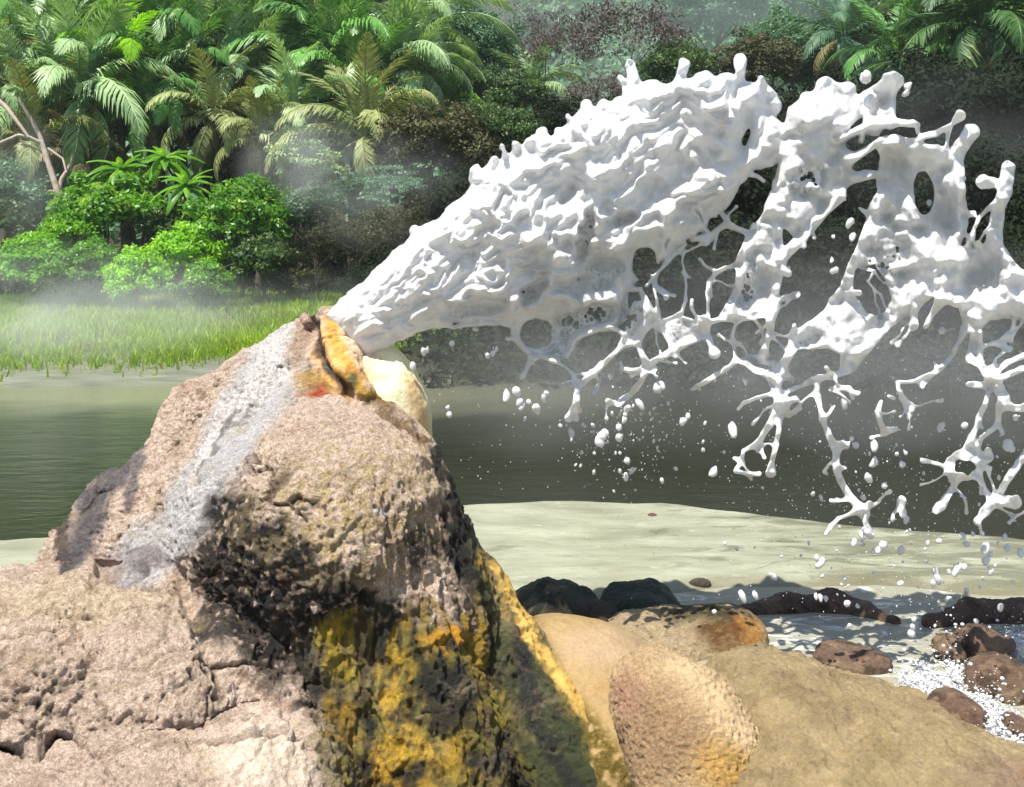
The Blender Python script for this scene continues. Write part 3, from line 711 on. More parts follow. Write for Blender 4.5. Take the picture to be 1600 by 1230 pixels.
# struts and lace under the fan
T([(1313,306,10),(1290,330,8),(1266,356,9),(1240,384,9),(1212,414,9)],4.14); T([(1256,366,5),(1256,384,5.5)],4.14)
T([(1083,374,5),(1109,369,5),(1122,358,5),(1135,350,7),(1152,357,5),(1176,366,5)],4.2); T([(1109,369,6),(1104,378,7)],4.2)
T([(1128,334,5),(1136,345,6)],4.2); T([(1120,330,6),(1106,338,5),(1100,356,5),(1109,367,5)],4.2)
T([(1172,272,6),(1184,276,4),(1193,282,4.5)],4.18)
T([(1219,405,8),(1224,422,7),(1231,427,8)],4.1); T([(1212,470,6),(1228,464,5),(1246,460,5.5)],4.12)
T([(1216,350,6),(1219,411,7),(1211,468,7),(1206,492,8)],4.15)
T([(1178,352,5),(1156,400,5),(1152,450,4),(1130,492,5)],4.18)
T([(1153,413,5),(1136,418,4),(1120,425,4),(1108,440,3),(1104,456,3),(1106,476,3),(1108,492,3)],4.2); T([(1120,425,3),(1104,417,3),(1092,404,2.5)],4.2)
T([(1097,512,5),(1106,504,6),(1130,498,5),(1153,500,5),(1176,494,6),(1196,490,7)],4.18)
T([(1100,500,8),(1106,524,7),(1112,542,7),(1117,552,9.5)],4.16)
T([(1153,500,4),(1144,524,3),(1147,545,3),(1149,562,4)],4.17); T([(1145,534,3),(1156,538,2)],4.17)
T([(1206,495,7),(1203,520,5),(1196,542,6),(1190,558,8)],4.14)
T([(1190,560,8),(1170,561,5),(1149,565,5),(1136,576,5),(1122,584,5),(1104,596,5),(1082,608,4)],4.16)
T([(1160,566,4),(1180,578,7),(1200,586,6),(1214,590,9)],4.12); T([(1192,560,6),(1212,572,6),(1216,588,7)],4.13)
T([(1214,590,8),(1216,606,6),(1219,622,10),(1222,632,12)],4.1); T([(1222,630,9),(1236,626,6),(1245,623,6)],4.08)
T([(1216,614,5),(1196,618,3.5),(1176,624,4),(1160,631,4),(1153,640,3)],4.13)
T([(1219,616,5),(1240,608,4),(1262,598,5),(1279,591,5),(1300,588,5),(1322,580,7)],4.1)
T([(1216,590,6),(1226,570,5),(1234,553,6),(1238,530,5),(1241,508,4)],4.12); T([(1214,582,4),(1228,558,4),(1244,542,4),(1263,543,4),(1295,541,4),(1312,549,4)],4.12)
T([(1264,508,4),(1250,520,4),(1238,545,5)],4.12); T([(1300,470,4),(1290,488,4),(1264,508,4),(1244,520,4)],4.14)
T([(1219,636,9),(1210,652,8),(1202,664,7),(1192,680,5),(1182,695,6),(1162,704,3.5),(1158,720,3),(1150,736,4.5),(1168,741,3),(1186,740,5)],4.08); T([(1182,694,4),(1190,702,3),(1195,714,4)],4.08); T([(1158,722,3),(1148,716,3.5)],4.08)
T([(1220,640,7),(1217,670,5),(1212,695,4.5),(1207,720,4.5),(1204,738,9)],4.06)
T([(1360,350,9),(1345,385,8),(1330,423,7),(1327,460,7)],4.12); T([(1336,400,6),(1330,412,5),(1320,440,5),(1303,468,5)],4.13); T([(1328,458,7),(1342,458,6)],4.1)
T([(1330,460,4),(1342,476,3.5),(1354,494,4)],4.14); T([(1346,418,4),(1366,424,3),(1356,440,2.5),(1366,452,2),(1376,460,2.5),(1382,478,2)],4.14)
T([(1429,474,10),(1428,494,7),(1428,510,7.5)],4.08); T([(1480,452,9),(1470,470,10),(1456,492,6),(1446,510,5)],4.04)
T([(1400,418,5),(1418,414,4),(1428,411,6)],4.02)
# chains reaching down
T([(1279,592,5),(1275,614,5),(1278,622,6),(1281,640,4),(1284,656,5),(1292,670,5),(1298,684,6),(1304,700,6),(1307,718,6),(1308,738,7),(1316,756,6),(1326,772,7),(1336,784,8),(1346,796,10),(1354,802,8)],4.06)
T([(1286,656,4),(1296,645,3),(1303,634,3)],4.06); T([(1304,696,5),(1316,695,4),(1323,698,4)],4.06); T([(1308,732,5),(1320,731,4)],4.06); T([(1330,780,5),(1314,781,4),(1299,782,4.5)],4.06)
T([(1342,798,6),(1326,804,4),(1310,810,4),(1298,822,4),(1291,834,5)],4.04); T([(1348,800,6),(1354,818,6),(1360,836,8),(1350,828,5)],4.04); T([(1352,796,5),(1359,786,4.5)],4.05)
T([(1508,512,8),(1500,532,6),(1488,555,5),(1476,570,5),(1464,580,5),(1450,588,5),(1437,594,5),(1420,596,4),(1403,598,4),(1403,608,4),(1410,622,5),(1418,632,5),(1425,639,6)],4.02); T([(1437,594,4),(1441,604,3)],4.02); T([(1466,578,3),(1460,566,2.5)],4.02)
T([(1522,518,8),(1520,540,6),(1518,560,9),(1524,566,7)],3.98); T([(1531,522,6),(1531,545,5),(1533,570,6),(1541,584,7),(1552,594,6)],3.96)
T([(1535,542,4),(1552,537,3),(1568,532,4),(1582,520,4)],3.95); T([(1584,500,4),(1582,516,4),(1566,528,3),(1570,548,3),(1556,560,3),(1552,578,4)],3.95); T([(1545,590,5),(1560,578,4),(1574,566,5),(1600,556,6),(1690,520,6)],3.94)
T([(1552,594,8),(1570,588,6),(1598,576,6),(1680,560,6)],3.93); T([(1522,600,6),(1540,602,7),(1552,598,8)],3.97)
T([(1551,596,7),(1543,618,5),(1538,636,5),(1530,652,5),(1524,670,5),(1516,688,5),(1506,704,6),(1490,714,5)],3.98)
T([(1556,600,9),(1568,618,9),(1570,632,11),(1584,638,7),(1600,637,8),(1690,632,8)],3.95); T([(1562,634,6),(1560,660,5),(1550,672,5),(1534,684,5),(1528,700,5),(1530,718,8)],3.96); T([(1560,658,4),(1566,678,4.5)],3.96)
T([(1519,684,5),(1522,700,4),(1524,716,6)],3.98)
for k in range(7):
    a0=k*.9; T([(1508+26*math.cos(a0),728+17*math.sin(a0),4.5),(1508+20*math.cos(a0+.5),728+21*math.sin(a0+.5),3.5),(1508+28*math.cos(a0+1.0),728+18*math.sin(a0+1.0),5)],3.97)
T([(1441,720,5.5),(1456,722,3.5),(1474,729,3.5),(1484,726,6)],3.98); T([(1530,712,7),(1543,714,9),(1544,704,7)],3.96); T([(1484,726,6),(1482,738,4),(1486,750,4)],3.98)
T([(1500,745,5),(1490,762,5),(1480,776,6),(1470,790,9),(1463,797,8)],3.98); T([(1522,742,4),(1534,756,4),(1542,770,5),(1549,783,6)],3.96)
T([(1690,640,9),(1604,706,7),(1588,730,8),(1574,750,7),(1564,768,7),(1553,784,8),(1540,798,9),(1526,815,5)],3.94); T([(1553,784,8),(1570,783,9),(1586,785,11)],3.93)
T([(1600,800,3),(1588,806,3),(1578,816,3)],3.93)
# lace along the lower edge of the jet
T([(640,520,4),(678,506,3.5),(694,508,4),(711,511,3.5),(745,507,4),(782,505,4),(802,511,4)],4.2)
ring=[(839+30*math.cos(t),521+27*math.sin(t),3.5) for t in np.linspace(-.5,2*math.pi-.5,15)]; T(ring,4.2)
T([(802,512,4),(800,528,3.5),(812,540,3.5),(828,556,4.5)],4.2); T([(800,530,3.5),(792,530,4)],4.2)
T([(832,560,5),(826,572,4),(820,584,3),(816,590,4)],4.19); T([(832,562,4),(846,557,4),(858,562,4),(873,567,4.5),(884,574,3.5),(893,583,3.5),(904,600,5)],4.18); T([(880,598,2.5),(892,596,1.8),(904,600,3)],4.18)
T([(886,557,4.5),(892,545,4),(897,531,4.5),(908,524,4.5),(920,520,5),(936,515,5),(951,513,5),(964,516,4.5),(975,524,5.5),(968,544,5),(952,560,5),(938,574,6),(922,588,6),(906,602,7)],4.17)
T([(905,602,6),(902,618,4.5),(898,633,5),(892,646,6),(888,654,8)],4.15); T([(930,588,3),(938,596,2.5),(930,612,5)],4.15)
T([(974,540,6),(988,536,6),(998,538,6),(1004,556,6.5),(1013,570,7),(1030,560,6),(1052,547,7),(1074,536,6),(1100,524,7)],4.17); T([(1013,570,7),(1008,584,6),(1002,596,6),(994,606,6.5),(984,617,6),(967,630,7),(950,627,3)],4.15); T([(1004,578,3),(986,578,2.5),(972,576,2.5),(970,566,2.5)],4.15)
T([(997,534,6),(1006,518,6),(1016,507,7),(1028,504,8)],4.18); T([(1030,506,6),(1040,522,5.5),(1048,536,5.5),(1053,548,6)],4.18); T([(1052,548,5),(1056,556,4)],4.17)
T([(1034,505,4),(1050,498,3.5),(1066,488,3.5),(1071,470,3),(1072,450,2.5),(1070,430,2.5),(1066,410,2.2),(1068,396,2.2)],4.19); T([(1081,469,3.5),(1080,482,3),(1088,494,3.5),(1100,502,4)],4.18); T([(1066,426,2),(1078,433,2)],4.19)
T([(988,452,5),(1000,452,5),(1010,470,5),(1018,484,5),(1026,498,6)],4.2); T([(1018,430,3),(1022,450,3),(1026,470,3),(1030,490,4)],4.2); T([(1010,446,4),(1024,430,3.5),(1042,410,3.5),(1070,382,4)],4.2)
poly('water_sheet',[(1036,500),(1060,492),(1088,500),(1098,520),(1056,542),(1046,526)],5,Y=4.18,film=.9)
poly('water_sheet',[(978,500),(990,470),(1004,470),(1020,500),(1004,520),(990,536),(976,530)],6,Y=4.2,film=.5)
poly('water_sheet',[(1200,592),(1226,560),(1240,520),(1246,540),(1228,575)],4,Y=4.12,film=.7)
# loose strings
T([(1376,628,4),(1371,644,5),(1375,658,5.5),(1381,672,6),(1392,672,5),(1400,670,5)],4.0); T([(1299,608,4),(1316,606,3.5),(1328,608,4.5),(1340,614,5)],4.05)
T([(1409,782,8),(1408,792,6),(1411,804,8)],4.0); T([(1388,620,3),(1396,623,4)],4.02)
# holes
hole_p([(1214,256),(1212,278),(1202,300),(1194,322),(1187,338),(1180,344),(1181,360),(1172,362),(1155,352),(1142,342),(1140,326),(1147,306),(1160,288),(1178,268),(1198,262)])
hole_e(1167,214,5,14,.2); hole_e(1130,339,8,8); hole_e(1114,353,9,12,.3); hole_e(1443,301,15,34,-.06); hole_e(1340,197,18,7,-.75); hole_e(1346,224,25,12,-.15)
hole_p([(1311,312),(1340,322),(1352,340),(1350,356),(1338,390),(1326,408),(1300,410),(1262,378),(1282,346)])
hole_p([(1340,425),(1366,416),(1383,442),(1392,464),(1380,486),(1354,490),(1346,474),(1334,458)])
hole_e(1007,412,19,26,.15); hole_e(1018,460,7,17,.0); hole_e(839,521,26,23); hole_e(930,548,28,26,-.7); hole_e(1026,548,16,20,.2)
hole_e(1346,300,20,12,-.3)
film(915,370,12,46,.25,.9); film(974,345,26,12,-.4,.7); film(834,455,16,34,.7,.8); film(735,486,70,14,-.15,.6); film(890,508,90,24,-.35,1.); film(985,490,22,40,.3,1.); film(1262,282,34,28,-.7,.9); film(1388,400,46,36,-.3,.8); film(870,545,40,22,0,1.)
film(1165,440,22,60,0,.8); film(1376,148,10,16,0,.9); film(1300,515,46,50,.6,.55); film(1345,520,24,34,0,.6); film(1530,440,30,30,0,.3); film(1425,360,40,40,0,.35); film(1050,270,60,40,-.3,.25); film(940,430,50,30,-.5,.55); film(1085,330,40,26,-.5,.35); film(1250,225,40,24,0,.3)
HANG=[]
# fine threads pulled off the strings
def threads():
    r=random.Random(77); src=[q for o in PR if o.kind=='tendril' for q in o.p if q[1]>330 and q[0]>800]
    for i in range(85):
        x,y,rr,Y=r.choice(src); a=r.uniform(.2,2.9) if r.random()<.8 else r.uniform(0,6.28); L=r.uniform(14,60); n=r.randint(4,6); w=r.uniform(1.2,2.3); pts=[(x,y,w*1.5,Y)]
        for k in range(n):
            a+=r.uniform(-.5,.5); x+=math.cos(a)*L/n; y+=math.sin(a)*L/n; pts.append((x,y,w*r.uniform(.75,1.25),Y+.01*k))
        pts[-1]=(x,y,w*r.uniform(1.3,2.4),Y+.03); chain('threads',pts)
threads()
def build_splash():
    st=1.3
    U=np.arange(490,1700,st); W=np.arange(66,860,st)
    GX,GY=np.meshgrid(U,W,indexing='ij'); shp=GX.shape
    n_lo=fbm(GX*.012,GY*.012,0*GX+1,3); n_hi=fbm(GX*.04,GY*.04,0*GX+5,2); n_f=pnoise(GX*.085,GY*.085,0*GX+9)
    k=2.4; S=np.zeros(shp); WR=np.zeros(shp); WY=np.zeros(shp); WF=np.zeros(shp); SW=np.zeros(shp)+1e-30
    best=np.full(shp,1e9); bid=np.full(shp,-1,np.int32)
    def seg(pts,x,y):
        bd=np.full(x.shape,1e9); R=np.zeros(x.shape); Y=np.zeros(x.shape)
        for a,b in zip(pts[:-1],pts[1:]):
            dx,dy=b[0]-a[0],b[1]-a[1]; h=np.clip(((x-a[0])*dx+(y-a[1])*dy)/(dx*dx+dy*dy+1e-9),0,1)
            r=a[2]+(b[2]-a[2])*h; d=np.hypot(x-a[0]-h*dx,y-a[1]-h*dy)-r
            m=d<bd; bd=np.where(m,d,bd); R=np.where(m,r,R); Y=np.where(m,a[3]+(b[3]-a[3])*h,Y)
        return bd,R,Y
    def pol(P,x,y):
        d=np.full(x.shape,1e9); ins=np.zeros(x.shape,bool)
        for i in range(len(P)):
            a=P[i]; b=P[(i+1)%len(P)]; e=b-a
            h=np.clip(((x-a[0])*e[0]+(y-a[1])*e[1])/(e@e+1e-9),0,1)
            d=np.minimum(d,np.hypot(x-a[0]-h*e[0],y-a[1]-h*e[1]))
            c=((a[1]<=y)&(b[1]>y))|((b[1]<=y)&(a[1]>y))
            ins^=c&(x<a[0]+(y-a[1])/(e[1] if abs(e[1])>1e-9 else 1e-9)*e[0])
        return np.where(ins,-d,d)
    for i,o in enumerate(PR):
        P=np.array([q[:2] for q in o.p]); mr=max(q[2] for q in o.p) if o.t=='c' else 0
        lo=P.min(0)-mr-34; hi=P.max(0)+mr+34
        a0,a1=np.searchsorted(U,[lo[0],hi[0]]); b0,b1=np.searchsorted(W,[lo[1],hi[1]])
        if a1<=a0 or b1<=b0: continue
        sl=(slice(a0,a1),slice(b0,b1)); x,y=GX[sl],GY[sl]
        if o.t=='c':
            jx=n_hi[sl]*2.5; d,R,Y=seg(o.p,x+jx,y+n_f[sl]*1.2-n_hi[sl]*1.5); f=0
            d=d-n_f[sl]*np.minimum(R*.15,1.)
        else:
            d=pol(o.p,x,y)+o.nz*(n_hi[sl]*1.1+n_f[sl]*.5); R=np.full(x.shape,float(o.R)); Y=np.full(x.shape,o.Y); f=o.film
        e=np.exp(-np.clip(d,-60,34)/k); S[sl]+=np.exp(np.clip(-d,-60,60)/k)
        w=np.exp(np.clip(-d/np.maximum(R,3)*3,-9,2.2)); 
        SW[sl]+=w; WR[sl]+=w*R; WF[sl]+=w*f
        wy=w
        WY[sl]+=wy*Y
        dd=d/np.maximum(R,2) if o.t=='c' else d/14.
        m=dd<best[sl]; best[sl]=np.where(m,dd,best[sl]); bid[sl]=np.where(m,i,bid[sl])
    d=-k*np.log(np.maximum(S,1e-25)); R=WR/SW; Y0=WY/SW; fl=WF/SW
    hd=np.full(shp,1e9)
    for h in HOLES:
        if h[0]=='e':
            _,cx,cy,rx,ry,ro=h; c,s=math.cos(ro),math.sin(ro); xx=GX-cx+n_hi*4; yy=GY-cy+n_f*2; u=(xx*c+yy*s)/rx; v=(-xx*s+yy*c)/ry
            q=np.hypot(u,v); hd=np.minimum(hd,(q-1)*min(rx,ry))
        else: hd=np.minimum(hd,pol(h[1],GX+n_hi*5,GY+n_f*3))
    # holes only open the sheets; tendrils crossing them stay
    td=np.full(shp,1e9)
    for i,o in enumerate(PR):
        if o.kind in ('tendril','threads'):
            P=np.array([q[:2] for q in o.p]); lo=P.min(0)-20; hi=P.max(0)+20
            a0,a1=np.searchsorted(U,[lo[0],hi[0]]); b0,b1=np.searchsorted(W,[lo[1],hi[1]])
            if a1<=a0 or b1<=b0: continue
            sl=(slice(a0,a1),slice(b0,b1)); q,_,_=seg(o.p,GX[sl],GY[sl]); td[sl]=np.minimum(td[sl],q)
    dh=np.maximum(d,-hd); hh=np.clip(6-np.abs(d+hd),0,None)/6; dh=np.maximum(d,-hd)+hh**2*1.5
    near_hole=np.clip(1-hd/12,0,1)
    d=np.minimum(dh,np.maximum(td,d)); perf=np.zeros(shp)
    for (cx,cy,rx,ry,ro,a) in FILMS:
        c,s=math.cos(ro),math.sin(ro); xx=GX-cx+n_hi*14; yy=GY-cy+n_lo*14; u=(xx*c+yy*s)/rx; v=(-xx*s+yy*c)/ry
        e_=1-sstep(.45,1.25,np.hypot(u,v)); fl=np.maximum(fl,a*e_); perf=np.maximum(perf,a*e_)
    # small burst holes in the thinnest film
    c1,_=cells(GX/7.5+n_hi*.6,GY/9.5+n_f*.3,0*GX+.5); rt=.62*sstep(.35,.95,perf*(.75+.9*n_hi))*sstep(3,8,td)
    ph_=(c1-rt)*8; d=np.where(rt>.05,np.maximum(d,-ph_),d)
    # relief
    s=np.clip(-d,0,None); Rs=np.maximum(R,1.5)
    t=np.sqrt(np.clip(Rs**2-(Rs-np.minimum(s,Rs))**2,0,None))
    # flow coordinates out of the vent
    ox,oy=455,560; rr=np.hypot(GX-ox,GY-oy); th=np.arctan2(-(GY-oy),GX-ox)+n_lo*.06
    bodyness=sstep(10,40,R)
    lr=np.log(np.maximum(rr,30))*7
    folds=fbm(lr*.38+n_lo*1.3,th*6.5,0*th+2,3); ropes=np.maximum(ridged(lr*.36+n_lo*1.8,th*11+n_lo*1.5,0*th+4,2)-.60,-.1); boil=fbm(GX*.022+n_lo*.8,GY*.022,0*GX+7,2)
    small=1-np.abs(pnoise(GX*.045+n_hi,GY*.03,0*GX+3))*1.5; ripple=fbm(lr*5,th*26+n_lo*3,0*th+8,3); strand=ridged(lr*.7+n_lo*2.4,th*24,0*th+14,2)-.6
    veil=sstep(-.05,.45,fbm(lr*.8+n_lo*2,th*9,0*th+31,3))*np.where(R>30,sstep(.1,.9,(GY-(300+.10*np.abs(GX-1000)))/200),.8)*sstep(40,300,rr)
    fl=np.maximum(fl,.8*veil)
    fl*=sstep(2.5,7,td)*sstep(1.5,6,-d)
    grow=sstep(60,420,rr)
    rel=bodyness*(folds*(8+46*grow)+ropes*(10+42*grow)+boil*(6+16*grow)-6+small*(2+2*grow)+ripple*2.5+strand*(5+11*grow))*sstep(0,30,s)
    shl=(1-bodyness)*sstep(0,10,s)*sstep(5,10,R)*(fbm(GX*.035,GY*.02,0*GX+11,2)*16+ridged(GX*.028+n_lo*1.5,GY*.018,0*GX+6,2)*12-7)
    rel=rel+shl
    tf=np.maximum(t+rel,np.minimum(t,1.2+t*.25)); tb=np.maximum(t+np.roll(rel[::-1],37,1)*.6,np.minimum(t,1.2+t*.25))
    tf*=1-.6*fl; tb*=1-.6*fl; tf=np.where(perf>.4,np.minimum(tf,2+tf*(1-perf*.8)),tf); tb=np.where(perf>.4,np.minimum(tb,2+tb*(1-perf*.8)),tb)
    def blur(a,k):
        for _ in range(k):
            p=np.pad(a,1,mode='edge'); a=(p[:-2,1:-1]+p[2:,1:-1]+p[1:-1,:-2]+p[1:-1,2:]+2*a)/6
        return a
    tf=np.where(s>4,blur(tf,3),tf); tb=np.where(s>4,blur(tb,3),tb); Y0=blur(Y0,6)
    # middle surface wanders in depth
    Y0=Y0-.10*n_lo*sstep(120,500,rr)*2.2+.05*n_hi*(1-bodyness)-.06*sstep(60,700,rr)
    # vertices
    inside=d<0
    gx,gy=np.gradient(d,st); gn=np.maximum(gx*gx+gy*gy,.15)
    cell=(inside[:-1,:-1]|inside[1:,:-1]|inside[1:,1:]|inside[:-1,1:])
    need=np.zeros(shp,bool); need[:-1,:-1]|=cell; need[1:,:-1]|=cell; need[1:,1:]|=cell; need[:-1,1:]|=cell
    outv=need&~inside
    sx=np.where(outv,-np.clip(d*gx/gn,-1.4*st,1.4*st),0); sy=np.where(outv,-np.clip(d*gy/gn,-1.4*st,1.4*st),0)
    PX,PY=GX+sx,GY+sy; tf=np.where(outv,0,tf); tb=np.where(outv,0,tb)
    idx=np.full(shp,-1,np.int64); idx[need]=np.arange(need.sum()); n=int(need.sum())
    def wp(off):
        Y=Y0[need]+off*SP
        return np.stack([(PX[need]-800)*Y/FPX,Y,CH-(PY[need]-HOR)*Y/FPX],1)
    front=wp(-tf[need]); back=wp(tb[need])
    bidx=n+np.arange(n); rimv=outv[need]; bidx=np.where(rimv,np.arange(n),bidx)
    V=np.concatenate([front,back])
    I,J=np.nonzero(cell)
    q=np.stack([idx[I,J],idx[I,J+1],idx[I+1,J+1],idx[I+1,J]],1)
    qf=q; qb=bidx[q][:,::-1]
    dead=rimv[q].all(1)
    kk=bid[I,J]
    kinds=[o.kind for o in PR]
    flv=np.concatenate([fl[need]]*2)
    allq=np.concatenate([qf,qb]); allk=np.concatenate([kk,kk])
    NN=vnormals(V,allq)
    root=empty('water_splash',tuple(at(545,530,4.25)),'white column of hot water bursting from the mound and breaking into lacy sheets and strings','water jet')
    off=np.array(root.location)
    # relabel tiny faces' owners
    jet=[i for i,o in enumerate(PR) if o.kind=='jet']
    # a string keeps its one connected run; stray flecks join the fine threads
    t0_=next(i for i,o in enumerate(PR) if o.kind=='threads'); pos={}
    for c_,(a_,b_,k_) in enumerate(zip(I.tolist(),J.tolist(),kk.tolist())):
        if k_>=0 and PR[k_].kind=='tendril': pos.setdefault(k_,{})[(a_,b_)]=c_
    for k_,cs in pos.items():
        left=set(cs); comps=[]
        while left:
            st_=[left.pop()]; comp=[st_[0]]
            while st_:
                a_,b_=st_.pop()
                for q_ in ((a_+1,b_),(a_-1,b_),(a_,b_+1),(a_,b_-1)):
                    if q_ in left: left.discard(q_); st_.append(q_); comp.append(q_)
            comps.append(comp)
        comps.sort(key=len)
        for comp in comps[:-1]:
            for q_ in comp: kk[cs[q_]]=t0_
    allk=np.concatenate([kk,kk])

    allk=np.where(np.isin(allk,jet),jet[0],allk)
    thr=[i for i,o in enumerate(PR) if o.kind=='threads']; allk=np.where(np.isin(allk,thr),thr[0],allk)
    tens=[i for i in np.unique(allk) if i>=0 and PR[i].kind=='tendril']; tens.sort(key=lambda i:-(allk==i).sum())
    for i in tens[96:]: allk[allk==i]=thr[0]
    sheets=[i for i,o in enumerate(PR) if o.kind=='water_sheet' and o.t=='c']
    for i in sheets: allk[allk==i]=next(j for j,o in enumerate(PR) if o.kind=='water_sheet')
    for i in np.unique(allk):
        if i<0: continue
        u,f=submesh(V,allq,allk==i)
        o=mesh_np('spray_threads' if kinds[i]=='threads' else kinds[i],V[u]-off,f,FOAM,root,attrs={'film':flv[u]},normals=NN[u])
        if kinds[i]=='threads': o['kind']='stuff'
build_splash()
# ---- droplets
def droplet_meshes():
    out=[]
    for s in range(5):
        bm_v=[];  n=10
        th=np.linspace(0,math.pi,n); ph=np.arange(14)*2*math.pi/14
        T_,P_=np.meshgrid(th,ph,indexing='ij')
        r=1+.22*pnoise(np.sin(T_)*np.cos(P_)*1.6+s*9,np.sin(T_)*np.sin(P_)*1.6,np.cos(T_)*1.6)
        e=[1,1.3,1.7,1.1,1.45][s]
        v=np.stack([r*np.sin(T_)*np.cos(P_),r*np.sin(T_)*np.sin(P_),e*r*np.cos(T_)],-1)
        if s==4: v[...,0]+=.5*np.cos(T_)**2
        v=v.reshape(-1,3); q=[]
        for i in range(n-1):
            for j in range(14): k=(j+1)%14; q.append((i*14+j,(i+1)*14+j,(i+1)*14+k,i*14+k))
        out.append(mesh_np('water_droplet',v,np.array(q),FOAM,link=False))
    return out
DM=droplet_meshes()
DG='droplets flung from the splash'
def droplet(px,py,r,Y,lab):
    o=obj_of('water_droplet',random.choice(DM)); o.location=at(px,py,Y); k=r*S(Y)
    o.scale=(k,k,k*random.uniform(.9,1.25)); o.rotation_euler=(random.uniform(-.5,.5),random.uniform(-.9,.9),random.uniform(0,6))
    tag(o,lab,'droplet',DG)
L1='small white water droplet hanging in front of the dark river below the jet'
L2='small white water droplet falling over the pale sandbar or the stream'
L3='white water droplet flung clear in front of the dark trees'
BIG=[(1145,672,7,4.05),(1352,122,9,4.1),(1354,118,7,4.08),(1418,135,5.5,4.1),(1416,146,4.5,4.1),(1506,279,3.6,4.0),(1504,312,5,4.0),(1452,317,4.5,4.1),(1327,349,5,4.1),(1331,346,4,4.1),(1332,370,5,4.1),(1472,517,6,4.0),(1302,370,3,4.1),(1319,630,5.5,4.05),(1366,697,6,4.0),(1366,723,5,4.0),(1357,747,6,4.0),(1382,759,5,4.0),(1410,726,5,4.0),(1575,696,8,3.93),(1580,700,6,3.93),(1507,665,5,3.98),(1587,653,4,3.93),(1165,596,3.5,4.1),(1115,738,6,4.1),
     (706,537,4.5,4.15),(742,514,4,4.2),(662,550,4.5,4.15),(668,546,3,4.15),(645,572,5,4.15),(702,648,4.5,4.1),(699,637,3,4.1),(792,619,6,4.15),(807,612,7,4.15),(812,630,6,4.15),(815,636,5,4.15),(838,638,7,4.15),(826,628,4,4.15),(850,623,4,4.15),(854,615,4,4.15),(940,682,8,4.1),(937,690,8,4.1),(946,676,5,4.1),(967,684,6,4.1),(967,668,5,4.1),(976,655,4,4.1),(980,639,5,4.1),(977,648,3.5,4.1),(1028,606,8,4.1),(1034,602,5,4.1),(1000,632,5,4.1),(770,552,4,4.15),(762,556,4,4.15),(776,546,3,4.15),(1067,658,5,4.1),(1075,650,4,4.1),(980,720,5,4.1),(978,745,4,4.1),
     (1300,407,3,4.12),(1230,421,4,4.1),(1301,424,4.5,4.1),(1306,422,4.5,4.1),(1176,393,2.5,4.15)]
for b_ in BIG: droplet(*b_, L3 if b_[1]<430 else L1)
LOW=[(1380,852,11,8),(1372,860,7,5),(1282,880,10,4),(1276,872,7,5),(1284,900,6,4),(1320,904,6,5),(1408,860,9,5),(1504,838,9,4),(1510,850,8,4),(1495,890,10,4),(1506,886,8,4),(1540,876,9,4),(1548,866,6,4),(1548,894,6,4),(1407,912,7,4),(1428,968,6,4),(1424,990,10,4),(1426,980,7,4),(1594,864,8,4),(1570,840,6,4),(1210,901,6,4),(1204,898,4,4),(1116,956,6,4),(1160,932,8,4),(1180,930,7,4),(1275,932,5,4),(1466,906,8,4),(1458,912,7,4),(1347,836,9,4)]
for (x_,y_,r_,Y_) in LOW: droplet(x_,y_,r_*.62,min(Y_,4.0),L2)
cnt=0
rr_=random.Random(11)
while cnt<185:
    if rr_.random()<.3: x_,y_=rr_.gauss(960,60),rr_.gauss(670,45)
    elif rr_.random()<.55: x_,y_=rr_.gauss(1380,160),rr_.gauss(740,90)
    else: x_,y_=rr_.gauss(1420,140),rr_.gauss(880,60)
    if not(640<x_<1610 and 520<y_<1000): continue
    if y_<560+max(0,(x_-1000)*.1): continue
    droplet(x_,y_,1.2+rr_.expovariate(1)*1.2,rr_.uniform(3.95,4.5),L2 if y_>790 else L1); cnt+=1
def fine_spray():
    n=1500; mb_v=[];mb_f=[]
    oc=np.array([(1,0,0),(-1,0,0),(0,1,0),(0,-1,0),(0,0,1),(0,0,-1)],float); of=np.array([(0,2,4),(2,1,4),(1,3,4),(3,0,4),(2,0,5),(1,2,5),(3,1,5),(0,3,5)])
    x=np.concatenate([rng.normal(1400,150,n//2),rng.normal(980,70,n//6),rng.uniform(650,1600,n-n//2-n//6)])
    y=np.concatenate([rng.normal(800,110,n//2),rng.normal(670,55,n//6),rng.normal(640,110,n-n//2-n//6)])
    ok=(y>540)&(y<1010)&(x<1640)&(x>640); x,y=x[ok],y[ok]
    for i,(a,b) in enumerate(zip(x,y)):
        Y=rng.uniform(3.9,4.5); r=rng.uniform(.5,1.15)*S(Y); mb_v.append(oc*r*np.array([1,1,1.3])+at(a,b,Y)); mb_f.append(of+6*i)
    tag(mesh_np('spray',np.concatenate(mb_v),np.concatenate(mb_f),FOAM),kind='stuff')
fine_spray()
